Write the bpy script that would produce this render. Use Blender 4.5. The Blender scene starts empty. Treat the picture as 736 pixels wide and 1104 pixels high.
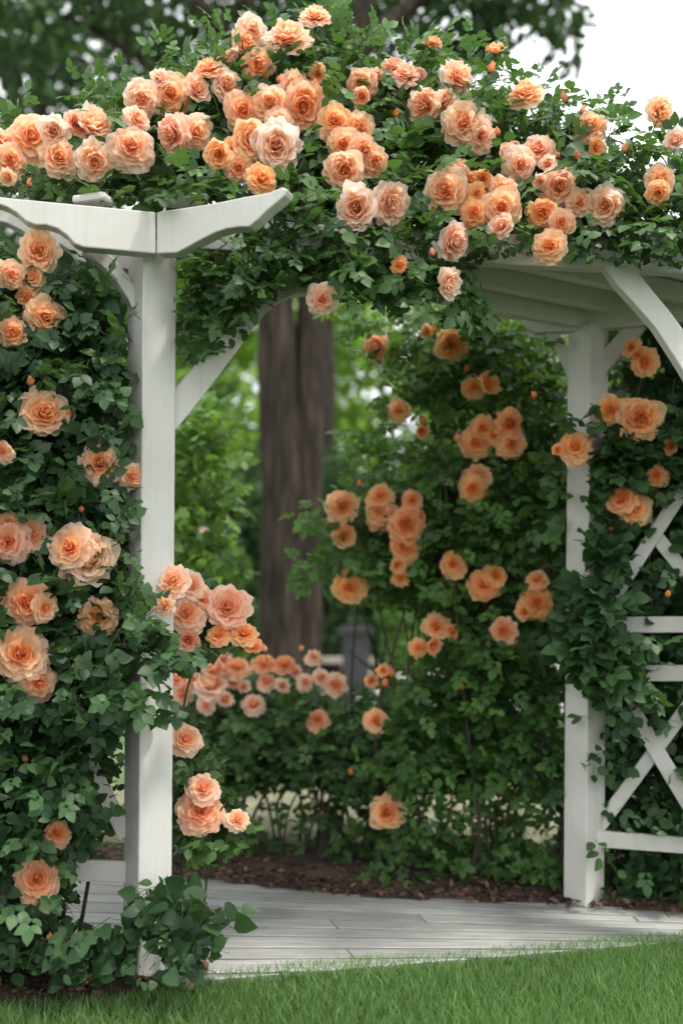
import bpy, bmesh, math, random
import numpy as np
from mathutils import Vector, Matrix, noise as mnoise

random.seed(7)
RNG = np.random.default_rng(11)
scene = bpy.context.scene
COL = scene.collection
R = math.radians

# ------------------------------------------------------------------ camera model
F, CX, HY, H = 1015.0, 368.0, 668.0, 1.146
ROLL = R(-0.45)
RT = np.array((math.cos(ROLL), 0, -math.sin(ROLL)))
UP = np.array((math.sin(ROLL), 0, math.cos(ROLL)))
FW = np.array((0, 1.0, 0))
EYE = np.array((0, 0, H))


def P(px, py, d):
    px, py, d = (np.asarray(v, float) for v in (px, py, d))
    u = ((px - CX) / F * d)[..., None]
    v = (-(py - HY) / F * d)[..., None]
    return EYE + u * RT + v * UP + d[..., None] * FW


def G(px, py, z=0.0):
    u, v = (px - CX) / F, -(py - HY) / F
    k = u * RT[2] + v * UP[2]
    return P(px, py, (z - H) / k)


def PP(px, py, a, dxy):
    """the point where the sight line of a photo point meets the upright plane through a along dxy"""
    u, v = (px - CX) / F, -(py - HY) / F
    ray = u * RT + v * UP + FW
    n = np.array((-dxy[1], dxy[0], 0.0))
    t = np.dot(n, np.asarray(a) - EYE) / np.dot(n, ray)
    return EYE + ray * t


def project(p):
    q = p - EYE
    d = np.maximum(q[..., 1], 0.05)
    return CX + (q @ RT) / d * F, HY - (q @ UP) / d * F, q[..., 1]


def in_poly(px, py, poly):
    inside = np.zeros(px.shape, bool)
    n = len(poly)
    for i in range(n):
        x0, y0 = poly[i]
        x1, y1 = poly[(i + 1) % n]
        if y0 == y1:
            continue
        c = ((y0 > py) != (y1 > py)) & (px < (x1 - x0) * (py - y0) / (y1 - y0) + x0)
        inside ^= c
    return inside


# ------------------------------------------------------------------ materials
def new_mat(name):
    m = bpy.data.materials.new(name)
    m.use_nodes = True
    nt = m.node_tree
    for n in list(nt.nodes):
        nt.nodes.remove(n)
    out = nt.nodes.new('ShaderNodeOutputMaterial')
    return m, nt, out


def nd(nt, typ, **kw):
    n = nt.nodes.new(typ)
    for k, v in kw.items():
        if k in n.inputs:
            n.inputs[k].default_value = v
        else:
            setattr(n, k, v)
    return n


def ramp(nt, src, stops):
    r = nt.nodes.new('ShaderNodeValToRGB')
    el = r.color_ramp.elements
    while len(el) < len(stops):
        el.new(0.5)
    for e, (p, c) in zip(el, stops):
        e.position = p
        e.color = (*c, 1)
    nt.links.new(src, r.inputs[0])
    return r


def mixc(nt, a, b, fac, mode='MIX'):
    m = nt.nodes.new('ShaderNodeMix')
    m.data_type = 'RGBA'
    m.blend_type = mode
    for sock, v in ((m.inputs[6], a), (m.inputs[7], b), (m.inputs[0], fac)):
        if hasattr(v, 'is_output'):
            nt.links.new(v, sock)
        elif isinstance(v, tuple):
            sock.default_value = (*v, 1)
        else:
            sock.default_value = v
    return m.outputs[2]


def leaf_mat(name, dark, light, trans, tfac=0.28, rough=0.48, spec=0.33, attr='tint'):
    m, nt, out = new_mat(name)
    L = nt.links.new
    a = nd(nt, 'ShaderNodeAttribute', attribute_name=attr)
    geo = nd(nt, 'ShaderNodeNewGeometry')
    nz = nd(nt, 'ShaderNodeTexNoise', Scale=2.2, Detail=2.0)
    tc = nd(nt, 'ShaderNodeTexCoord')
    L(tc.outputs['Object'], nz.inputs['Vector'])
    ad = nd(nt, 'ShaderNodeMath', operation='MULTIPLY_ADD')
    L(nz.outputs[0], ad.inputs[0]); ad.inputs[1].default_value = 0.7
    ad2 = nd(nt, 'ShaderNodeMath', operation='ADD'); ad2.inputs[1].default_value = -0.35
    L(a.outputs['Fac'], ad2.inputs[0]); L(ad2.outputs[0], ad.inputs[2])
    r = ramp(nt, ad.outputs[0], [(0.0, dark), (0.65, light), (1.0, tuple(min(1, c * 1.6) for c in light))])
    under = mixc(nt, r.outputs[0], tuple(0.5 * (x + y) + 0.014 for x, y in zip(dark, light)), geo.outputs['Backfacing'])
    p = nd(nt, 'ShaderNodeBsdfPrincipled', Roughness=rough)
    p.inputs['Specular IOR Level'].default_value = spec
    L(under, p.inputs['Base Color'])
    t = nd(nt, 'ShaderNodeBsdfTranslucent')
    tcol = mixc(nt, r.outputs[0], trans, 0.6)
    L(tcol, t.inputs[0])
    mx = nd(nt, 'ShaderNodeMixShader'); mx.inputs[0].default_value = tfac
    L(p.outputs[0], mx.inputs[1]); L(t.outputs[0], mx.inputs[2]); L(mx.outputs[0], out.inputs[0])
    return m


def bark_mat(name, c0, c1, scale=6.0, bump=0.6):
    m, nt, out = new_mat(name)
    L = nt.links.new
    tc = nd(nt, 'ShaderNodeTexCoord')
    mp = nd(nt, 'ShaderNodeMapping'); mp.inputs['Scale'].default_value = (1, 1, 0.16)
    L(tc.outputs['Object'], mp.inputs[0])
    n1 = nd(nt, 'ShaderNodeTexNoise', Scale=scale * 2.4, Detail=6.0, Roughness=0.65)
    v = nd(nt, 'ShaderNodeTexVoronoi', Scale=scale * 2); v.feature = 'DISTANCE_TO_EDGE'
    L(mp.outputs[0], n1.inputs['Vector']); L(mp.outputs[0], v.inputs['Vector'])
    mul = nd(nt, 'ShaderNodeMath', operation='MULTIPLY_ADD'); mul.inputs[1].default_value = 0.9
    L(v.outputs[0], mul.inputs[0]); L(n1.outputs[0], mul.inputs[2])
    r = ramp(nt, mul.outputs[0], [(0.3, c0), (0.85, c1)])
    p = nd(nt, 'ShaderNodeBsdfPrincipled', Roughness=0.95)
    p.inputs['Specular IOR Level'].default_value = 0.08
    L(r.outputs[0], p.inputs['Base Color'])
    b = nd(nt, 'ShaderNodeBump', Strength=bump, Distance=0.03)
    L(mul.outputs[0], b.inputs['Height']); L(b.outputs[0], p.inputs['Normal']); L(p.outputs[0], out.inputs[0])
    return m


def paint_mat():
    m, nt, out = new_mat('weathered white paint')
    L = nt.links.new
    tc = nd(nt, 'ShaderNodeTexCoord')
    n1 = nd(nt, 'ShaderNodeTexNoise', Scale=3.0, Detail=5.0, Roughness=0.6)
    n2 = nd(nt, 'ShaderNodeTexNoise', Scale=28.0, Detail=4.0, Roughness=0.7)
    mp = nd(nt, 'ShaderNodeMapping'); mp.inputs['Scale'].default_value = (2.5, 2.5, 0.12)
    L(tc.outputs['Object'], n1.inputs['Vector']); L(tc.outputs['Object'], mp.inputs[0]); L(mp.outputs[0], n2.inputs['Vector'])
    a = ramp(nt, n1.outputs[0], [(0.3, (0.49, 0.478, 0.44)), (0.62, (0.575, 0.568, 0.545))])
    b = ramp(nt, n2.outputs[0], [(0.30, (0.92, 0.91, 0.88)), (0.5, (1, 1, 1))])
    c = mixc(nt, a.outputs[0], b.outputs[0], 0.7, 'MULTIPLY')
    n3 = nd(nt, 'ShaderNodeTexNoise', Scale=9.0, Detail=8.0, Roughness=0.75)
    L(tc.outputs['Object'], n3.inputs['Vector'])
    r3 = ramp(nt, n3.outputs[0], [(0.66, (0, 0, 0)), (0.76, (1, 1, 1))])
    c2 = mixc(nt, c, (0.42, 0.41, 0.33), r3.outputs[0])
    sep = nd(nt, 'ShaderNodeSeparateXYZ')
    L(tc.outputs['Object'], sep.inputs[0])
    p = nd(nt, 'ShaderNodeBsdfPrincipled', Roughness=0.55)
    L(c2, p.inputs['Base Color'])
    bp = nd(nt, 'ShaderNodeBump', Strength=0.25, Distance=0.004)
    L(n2.outputs[0], bp.inputs['Height']); L(bp.outputs[0], p.inputs['Normal']); L(p.outputs[0], out.inputs[0])
    return m


def deck_mat():
    m, nt, out = new_mat('weathered grey boards')
    L = nt.links.new
    at = nd(nt, 'ShaderNodeAttribute', attribute_name='tint')
    tc = nd(nt, 'ShaderNodeTexCoord')
    mp = nd(nt, 'ShaderNodeMapping'); mp.inputs['Scale'].default_value = (0.6, 9, 9)
    L(tc.outputs['Object'], mp.inputs[0])
    n = nd(nt, 'ShaderNodeTexNoise', Scale=8.0, Detail=6.0, Roughness=0.65)
    L(mp.outputs[0], n.inputs['Vector'])
    n2 = nd(nt, 'ShaderNodeTexNoise', Scale=2.2, Detail=4.0)
    L(tc.outputs['Object'], n2.inputs['Vector'])
    c = ramp(nt, n.outputs[0], [(0.28, (0.25, 0.25, 0.24)), (0.7, (0.49, 0.495, 0.485))])
    c1 = mixc(nt, c.outputs[0], ramp(nt, at.outputs['Fac'], [(0, (0.72, 0.72, 0.7)), (1, (1.08, 1.08, 1.08))]).outputs[0], 1.0, 'MULTIPLY')
    c2 = mixc(nt, c1, ramp(nt, n2.outputs[0], [(0.35, (0.72, 0.74, 0.70)), (0.6, (1, 1, 1))]).outputs[0], 1.0, 'MULTIPLY')
    p = nd(nt, 'ShaderNodeBsdfPrincipled', Roughness=0.5)
    L(c2, p.inputs['Base Color'])
    bp = nd(nt, 'ShaderNodeBump', Strength=0.4, Distance=0.004)
    L(n.outputs[0], bp.inputs['Height']); L(bp.outputs[0], p.inputs['Normal']); L(p.outputs[0], out.inputs[0])
    return m


def soil_mat(name, c0, c1, scale=30.0):
    m, nt, out = new_mat(name)
    L = nt.links.new
    tc = nd(nt, 'ShaderNodeTexCoord')
    n = nd(nt, 'ShaderNodeTexNoise', Scale=scale, Detail=8.0, Roughness=0.75)
    n2 = nd(nt, 'ShaderNodeTexNoise', Scale=scale * 0.1, Detail=4.0)
    L(tc.outputs['Object'], n.inputs['Vector']); L(tc.outputs['Object'], n2.inputs['Vector'])
    c = ramp(nt, n.outputs[0], [(0.3, c0), (0.72, c1)])
    c2 = mixc(nt, c.outputs[0], ramp(nt, n2.outputs[0], [(0.35, (0.7, 0.7, 0.7)), (0.65, (1.1, 1.1, 1.1))]).outputs[0], 1.0, 'MULTIPLY')
    p = nd(nt, 'ShaderNodeBsdfPrincipled', Roughness=0.95)
    L(c2, p.inputs['Base Color'])
    bp = nd(nt, 'ShaderNodeBump', Strength=0.7, Distance=0.02)
    L(n.outputs[0], bp.inputs['Height']); L(bp.outputs[0], p.inputs['Normal']); L(p.outputs[0], out.inputs[0])
    return m


def petal_mat():
    m, nt, out = new_mat('rose petals')
    L = nt.links.new
    at = nd(nt, 'ShaderNodeAttribute', attribute_name='rad')
    oi = nd(nt, 'ShaderNodeObjectInfo')
    sp = nd(nt, 'ShaderNodeSeparateColor'); L(oi.outputs['Color'], sp.inputs[0])
    tone = sp.outputs[0]
    inner = mixc(nt, (0.99, 0.53, 0.17), (0.99, 0.63, 0.38), tone)
    outer = mixc(nt, (0.99, 0.67, 0.34), (0.99, 0.88, 0.81), tone)
    tc = nd(nt, 'ShaderNodeTexCoord')
    nz = nd(nt, 'ShaderNodeTexNoise', Scale=2.5, Detail=3.0)
    L(tc.outputs['Object'], nz.inputs['Vector'])
    ad = nd(nt, 'ShaderNodeMath', operation='MULTIPLY_ADD'); ad.inputs[1].default_value = 0.35
    sb = nd(nt, 'ShaderNodeMath', operation='SUBTRACT'); sb.inputs[1].default_value = 0.175
    L(at.outputs['Fac'], sb.inputs[0]); L(nz.outputs[0], ad.inputs[0]); L(sb.outputs[0], ad.inputs[2])
    sm = nd(nt, 'ShaderNodeMapRange'); sm.interpolation_type = 'SMOOTHSTEP'
    sm.inputs['From Min'].default_value = 0.25; sm.inputs['From Max'].default_value = 0.95
    L(ad.outputs[0], sm.inputs['Value'])
    c = mixc(nt, inner, outer, sm.outputs[0])
    deep = mixc(nt, c, (0.90, 0.28, 0.09), sp.outputs[1])
    p = nd(nt, 'ShaderNodeBsdfPrincipled', Roughness=0.55)
    p.inputs['Specular IOR Level'].default_value = 0.25
    L(deep, p.inputs['Base Color'])
    t = nd(nt, 'ShaderNodeBsdfTranslucent'); L(deep, t.inputs[0])
    mx = nd(nt, 'ShaderNodeMixShader'); mx.inputs[0].default_value = 0.55
    L(p.outputs[0], mx.inputs[1]); L(t.outputs[0], mx.inputs[2]); L(mx.outputs[0], out.inputs[0])
    return m


def plain(name, c, rough=0.8, nscale=8.0, var=0.25):
    return soil_mat(name, tuple(x * (1 - var) for x in c), tuple(x * (1 + var) for x in c), nscale)


M_PAINT = paint_mat()
M_DECK = deck_mat()
M_SOIL = soil_mat('dark mulch soil', (0.028, 0.018, 0.013), (0.11, 0.075, 0.055))
M_GROUND = soil_mat('distant mown grass', (0.06, 0.11, 0.03), (0.13, 0.20, 0.07), 14.0)
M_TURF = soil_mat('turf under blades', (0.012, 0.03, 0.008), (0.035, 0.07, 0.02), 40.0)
M_PAVE = plain('pale pavement', (0.55, 0.53, 0.48), nscale=5.0, var=0.12)
M_STONE = plain('grey stone', (0.035, 0.037, 0.04), nscale=12.0)
M_PALESTONE = plain('pale stone', (0.34, 0.31, 0.26), nscale=30.0)
M_PETAL = petal_mat()
M_CALYX = leaf_mat('calyx green', (0.05, 0.09, 0.03), (0.11, 0.17, 0.06), (0.2, 0.35, 0.05), 0.15)
M_CANE = plain('green brown cane', (0.075, 0.085, 0.04), nscale=30.0)
M_WOODCANE = plain('woody brown cane', (0.075, 0.055, 0.04), nscale=30.0)
M_LEAF = leaf_mat('deep green rose leaves', (0.009, 0.031, 0.013), (0.042, 0.094, 0.033), (0.15, 0.31, 0.04), 0.25)
M_LEAF_TOP = leaf_mat('mid green rose leaves', (0.012, 0.038, 0.013), (0.058, 0.122, 0.034), (0.16, 0.34, 0.05), 0.28)
M_LEAF_BACK = leaf_mat('fresh green rose leaves', (0.012, 0.040, 0.013), (0.068, 0.15, 0.038), (0.26, 0.44, 0.05), 0.36)
M_YOUNG = leaf_mat('young light green leaves', (0.03, 0.08, 0.018), (0.10, 0.20, 0.045), (0.3, 0.5, 0.06), 0.4)
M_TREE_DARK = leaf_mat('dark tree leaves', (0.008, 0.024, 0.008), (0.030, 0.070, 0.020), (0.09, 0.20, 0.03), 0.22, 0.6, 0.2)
M_TREE_MID = leaf_mat('shaded tree leaves', (0.012, 0.034, 0.014), (0.04, 0.085, 0.03), (0.1, 0.22, 0.04), 0.25, 0.6, 0.2)  # darker copy, with shade put into the leaf colour
M_TREE_LIGHT = leaf_mat('sunlit tree leaves', (0.09, 0.21, 0.03), (0.26, 0.44, 0.07), (0.45, 0.68, 0.10), 0.45, 0.6, 0.2)  # lighter, yellower copy: sunlight on the far crowns is put into the colour
M_GRASS = leaf_mat('lawn blades', (0.05, 0.12, 0.035), (0.19, 0.33, 0.105), (0.32, 0.55, 0.10), 0.4, 0.5, 0.3)
M_BARK = bark_mat('grey brown bark', (0.008, 0.0065, 0.0055), (0.060, 0.047, 0.039), 5.0, 0.9)
M_BARK_DARK = bark_mat('dark bark', (0.012, 0.009, 0.008), (0.05, 0.04, 0.035), 5.0)


# ------------------------------------------------------------------ object helpers
def link(o, parent=None):
    COL.objects.link(o)
    if parent is not None:
        o.parent = parent
        o.matrix_parent_inverse = Matrix.Translation(-Vector(parent.location))
    return o


def thing(name, label, cat, loc=(0, 0, 0), group=None):
    o = bpy.data.objects.new(name, None)
    o.location = Vector(loc)
    o.empty_display_size = 0.1
    COL.objects.link(o)
    o['label'] = label
    o['category'] = cat
    if group:
        o['group'] = group
    return o


def tag(o, label, cat, group=None, kind=None):
    o['label'] = label
    o['category'] = cat
    if group:
        o['group'] = group
    if kind:
        o['kind'] = kind
    return o


def obj_bm(name, bm, mat, parent=None, smooth=False, bevel=0.0):
    if bevel:
        bmesh.ops.recalc_face_normals(bm, faces=bm.faces)
        bmesh.ops.bevel(bm, geom=[e for e in bm.edges if len(e.link_faces) == 2 and e.calc_face_angle(0) > 0.5],
                        offset=bevel, segments=2, affect='EDGES', profile=0.5, clamp_overlap=True)
    me = bpy.data.meshes.new(name)
    bmesh.ops.recalc_face_normals(bm, faces=bm.faces)
    bm.to_mesh(me)
    bm.free()
    me.materials.append(mat)
    if smooth:
        me.polygons.foreach_set('use_smooth', [True] * len(me.polygons))
    return link(bpy.data.objects.new(name, me), parent)


def mesh_np(name, verts, faces_list, mats, attrs=None, smooth=True):
    """faces_list: list of (int array n x k, material index)"""
    me = bpy.data.meshes.new(name)
    verts = np.asarray(verts, np.float32).reshape(-1, 3)
    loops = np.concatenate([f.reshape(-1) for f, _ in faces_list]).astype(np.int32)
    sizes = np.concatenate([np.full(len(f), f.shape[1], np.int32) for f, _ in faces_list])
    midx = np.concatenate([np.full(len(f), mi, np.int32) for f, mi in faces_list])
    me.vertices.add(len(verts)); me.vertices.foreach_set('co', verts.ravel())
    me.loops.add(len(loops)); me.loops.foreach_set('vertex_index', loops)
    me.polygons.add(len(sizes))
    start = np.concatenate([[0], np.cumsum(sizes)[:-1]]).astype(np.int32)
    me.polygons.foreach_set('loop_start', start)
    try:
        me.polygons.foreach_set('loop_total', sizes)
    except Exception:
        pass
    me.polygons.foreach_set('material_index', midx)
    me.polygons.foreach_set('use_smooth', np.full(len(sizes), smooth))
    for m in mats:
        me.materials.append(m)
    for k, v in (attrs or {}).items():
        a = me.attributes.new(k, 'FLOAT', 'POINT')
        a.data.foreach_set('value', np.asarray(v, np.float32))
    me.update(calc_edges=True)
    me.validate()
    return me


def obj_np(name, verts, faces_list, mats, parent=None, attrs=None, smooth=True):
    return link(bpy.data.objects.new(name, mesh_np(name, verts, faces_list, mats, attrs, smooth)), parent)


def prism(bm, pts, off):
    """polygon of 3-D points pushed along off"""
    a = [bm.verts.new(Vector(p)) for p in pts]
    b = [bm.verts.new(Vector(p) + Vector(off)) for p in pts]
    n = len(a)
    bm.faces.new(a)
    bm.faces.new(b[::-1])
    for i in range(n):
        bm.faces.new((a[i], b[i], b[(i + 1) % n], a[(i + 1) % n]))


def bar(bm, a, b, wide, tall, side=None):
    """straight timber from a to b; wide across, tall upright"""
    a, b = Vector(a), Vector(b)
    d = (b - a).normalized()
    s = Vector(side).normalized() if side is not None else d.cross(Vector((0, 0, 1))).normalized()
    u = s.cross(d).normalized()
    s = s * wide / 2
    u = u * tall / 2
    prism(bm, [a + s + u, a - s + u, a - s - u, a + s - u], b - a)


def tube_arrays(path, radii, n=8):
    path = [Vector(p) for p in path]
    vs, fs = [], []
    ref = Vector((0.31, 0.95, 0.1))
    for i, p in enumerate(path):
        t = (path[min(i + 1, len(path) - 1)] - path[max(i - 1, 0)]).normalized()
        s = t.cross(ref)
        if s.length < 1e-3:
            s = t.cross(Vector((1, 0, 0)))
        s.normalize()
        u = s.cross(t)
        for k in range(n):
            a = 2 * math.pi * k / n
            vs.append(p + (s * math.cos(a) + u * math.sin(a)) * radii[i])
    for i in range(len(path) - 1):
        for k in range(n):
            fs.append((i * n + k, i * n + (k + 1) % n, (i + 1) * n + (k + 1) % n, (i + 1) * n + k))
    return [tuple(v) for v in vs], fs


def tubes_obj(name, tubes, mat, parent=None, n=8, rough=0.0):
    V, Fc = [], []
    for path, rad in tubes:
        v, f = tube_arrays(path, rad, n)
        o = len(V)
        V += v
        Fc += [tuple(i + o for i in q) for q in f]
    V = np.array(V)
    if rough:
        for i in range(len(V)):
            w = mnoise.noise_vector(Vector(V[i] * np.array((3.0, 3.0, 0.8))))
            V[i] += np.array(w) * rough
    return obj_np(name, V, [(np.array(Fc), 0)], [mat], parent)


def smooth_path(pts, n=4):
    """Catmull-Rom through pts"""
    pts = [np.asarray(p, float) for p in pts]
    q = [2 * pts[0] - pts[1]] + pts + [2 * pts[-1] - pts[-2]]
    out = []
    for i in range(1, len(q) - 2):
        for k in range(n):
            t = k / n
            out.append(0.5 * (2 * q[i] + (q[i + 1] - q[i - 1]) * t + (2 * q[i - 1] - 5 * q[i] + 4 * q[i + 1] - q[i + 2]) * t * t
                              + (3 * q[i] - q[i - 1] - 3 * q[i + 1] + q[i + 2]) * t ** 3))
    out.append(pts[-1])
    return out


# ------------------------------------------------------------------ leaves
def unit(v):
    return v / np.maximum(np.linalg.norm(v, axis=-1, keepdims=True), 1e-9)


LEAF_ROWS = [(0.14, 0.29), (0.38, 0.48), (0.64, 0.39), (0.85, 0.18)]
LEAF_ROWS_LO = [(0.34, 0.46), (0.72, 0.36)]
HEART_ROWS = [(0.03, 0.40), (0.27, 0.54), (0.58, 0.43), (0.84, 0.19)]


def leaflet_mesh(base, axis, nrm, length, width=0.72, rows=LEAF_ROWS, fold=0.16, droop=0.18):
    """leaf blades: a midrib with two folded halves; all arrays are n long"""
    n = len(base)
    axis = unit(axis)
    side = unit(np.cross(axis, nrm))
    nn = np.cross(side, axis)
    L = np.asarray(length)[:, None]
    vs = [base]
    for (v, w) in rows:
        mid = base + axis * (L * v) - nn * (L * droop * v * v)
        e = w * width
        jit = RNG.uniform(0.9, 1.1, (n, 1))
        vs += [mid - side * (L * e * jit) + nn * (L * fold * e), mid, mid + side * (L * e) + nn * (L * fold * e * jit)]
    vs.append(base + axis * L - nn * (L * droop))
    k = len(rows)
    nv = 3 * k + 2
    V = np.stack(vs, 1).reshape(-1, 3)
    tri, quad = [(0, 2, 1), (0, 3, 2)], []
    for r in range(k - 1):
        a = 1 + 3 * r
        quad += [(a, a + 1, a + 4, a + 3), (a + 1, a + 2, a + 5, a + 4)]
    a = 1 + 3 * (k - 1)
    tri += [(a, a + 1, nv - 1), (a + 1, a + 2, nv - 1)]
    off = (np.arange(n) * nv)[:, None, None]
    T = (np.array(tri)[None] + off).reshape(-1, 3)
    Q = (np.array(quad)[None] + off).reshape(-1, 4)
    return V, T, Q, nv


def sample_poly(poly, n, df, thick, clump=0.0, seed=0):
    """points in the upright body that stands over a photo outline, df(px,py) its front depth"""
    poly = np.array(poly, float)
    x0, y0 = poly.min(0)
    x1, y1 = poly.max(0)
    out = []
    got = 0
    while got < n:
        px = RNG.uniform(x0, x1, n * 2)
        py = RNG.uniform(y0, y1, n * 2)
        k = in_poly(px, py, poly)
        px, py = px[k], py[k]
        u = RNG.random(len(px)) ** 1.3
        th = thick(px, py) if callable(thick) else thick
        d = df(px, py) + u * th
        p = P(px, py, d)
        if clump > 0:
            ph = seed * 1.7
            s = (np.sin(p[:, 0] * 9.1 + ph) * np.sin(p[:, 2] * 8.3 + 2 * ph) + np.sin(p[:, 0] * 17 - p[:, 2] * 13 + ph)
                 * np.sin(p[:, 1] * 11 + ph) + 0.6 * np.sin(p[:, 2] * 23 + p[:, 0] * 7 + 3 * ph))
            k = RNG.random(len(p)) < 1 - clump * (0.5 - 0.5 * np.tanh(1.5 * s))
            p = p[k]
        out.append(p)
        got += len(p)
    return np.concatenate(out)[:n]


class Foliage:
    def __init__(self):
        self.V, self.T, self.Q, self.A, self.S = [], [], [], [], []
        self.n = 0

    def add(self, V, T, Q, tint, mi=0):
        self.V.append(V); self.A.append(tint)
        if len(T): self.T.append((T + self.n, mi))
        if len(Q): self.Q.append((Q + self.n, mi))
        self.n += len(V)

    def shoots(self, anchors, leaf=0.058, nodes=5, step=0.045, out=(0, -0.55, 0.25), spread=0.8, up=0.55, face=0.55,
               rows=LEAF_ROWS, width=0.74, reject=None, tint=(0.15, 0.85), compound=True, twig=0.0014, droop=0.18):
        n = len(anchors)
        d = unit(np.array(out)[None] + RNG.normal(0, spread, (n, 3)))
        p = anchors.copy()
        st = RNG.uniform(tint[0], tint[1], n)
        sgn = np.where(RNG.random(n) < 0.5, 1.0, -1.0)
        prev = p
        for k in range(nodes):
            d = unit(d + np.array((0, 0, -0.13))[None] + RNG.normal(0, 0.16, (n, 3)))
            p = p + d * step * RNG.uniform(0.8, 1.25, (n, 1))
            if twig > 0:
                self.twigs(prev, p, twig * (1 - 0.12 * k), reject)
            prev = p
            side = unit(np.cross(d, np.array((0, 0, 1.0))[None] + RNG.normal(0, 0.3, (n, 3))))
            last = k == nodes - 1
            ax = unit(d * (1.0 if last else 0.55) + (0 if last else 1) * side * sgn[:, None] + np.array((0, -0.12, -0.15)) + RNG.normal(0, 0.25, (n, 3)))
            sgn = -sgn
            nr = unit(np.array((0, -face, up))[None] + RNG.normal(0, 0.42, (n, 3)))
            nr = unit(nr - ax * (nr * ax).sum(1, keepdims=True))
            sz = leaf * RNG.uniform(0.72, 1.2, n) * (0.82 if last else 1.0)
            self.leaf(p, ax, nr, sz, st, rows, width, reject, compound, droop)

    def leaf(self, p, ax, nr, sz, st, rows, width, reject, compound, droop):
        if reject is not None:
            k = ~reject(p)
            p, ax, nr, sz, st = p[k], ax[k], nr[k], sz[k], st[k]
        if not len(p):
            return
        sd = np.cross(ax, nr)
        s = sz[:, None]
        if compound:
            parts = [(p + ax * s * 1.25, ax, 1.08)]
            for t, f in ((0.98, 0.95), (0.42, 0.80)):
                for g in (1, -1):
                    parts.append((p + ax * s * t, ax * 0.5 + sd * g * 0.9, f))
        else:
            parts = [(p + ax * s * 0.25, ax, 1.0)]
        for b, a, f in parts:
            nn = unit(nr + RNG.normal(0, 0.22, nr.shape))
            k = RNG.random(len(b)) < 0.95
            if reject is not None:
                k &= ~reject(b + unit(a) * (sz * f * 0.55)[:, None])
            if not k.any():
                continue
            V, T, Q, nv = leaflet_mesh(b[k], a[k], nn[k], (sz * f)[k] * RNG.uniform(0.85, 1.12, k.sum()), width, rows, droop=droop)
            tv = np.clip(st[k] + RNG.normal(0, 0.10, k.sum()), 0, 1)
            self.add(V, T, Q, np.repeat(tv, nv))

    def twigs(self, a, b, r, reject=None):
        if reject is not None:
            k = ~reject(0.5 * (a + b))
            a, b = a[k], b[k]
        n = len(a)
        if not n:
            return
        t = unit(b - a)
        s = unit(np.cross(t, np.array((0.3, 0.2, 0.9))))
        u = np.cross(s, t)
        rs = []
        for c in (a, b):
            for q in range(3):
                an = 2 * math.pi * q / 3
                rs.append(c + (s * math.cos(an) + u * math.sin(an)) * r)
        V = np.stack(rs, 1).reshape(-1, 3)
        off = (np.arange(n) * 6)[:, None, None]
        Q = (np.array([(0, 1, 4, 3), (1, 2, 5, 4), (2, 0, 3, 5)])[None] + off).reshape(-1, 4)
        self.add(V, np.zeros((0, 3), int), Q, np.full(len(V), 0.5), 1)

    def build(self, name, mats, parent):
        return obj_np(name, np.concatenate(self.V), self.Q + self.T, mats, parent, {'tint': np.concatenate(self.A)})


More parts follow.
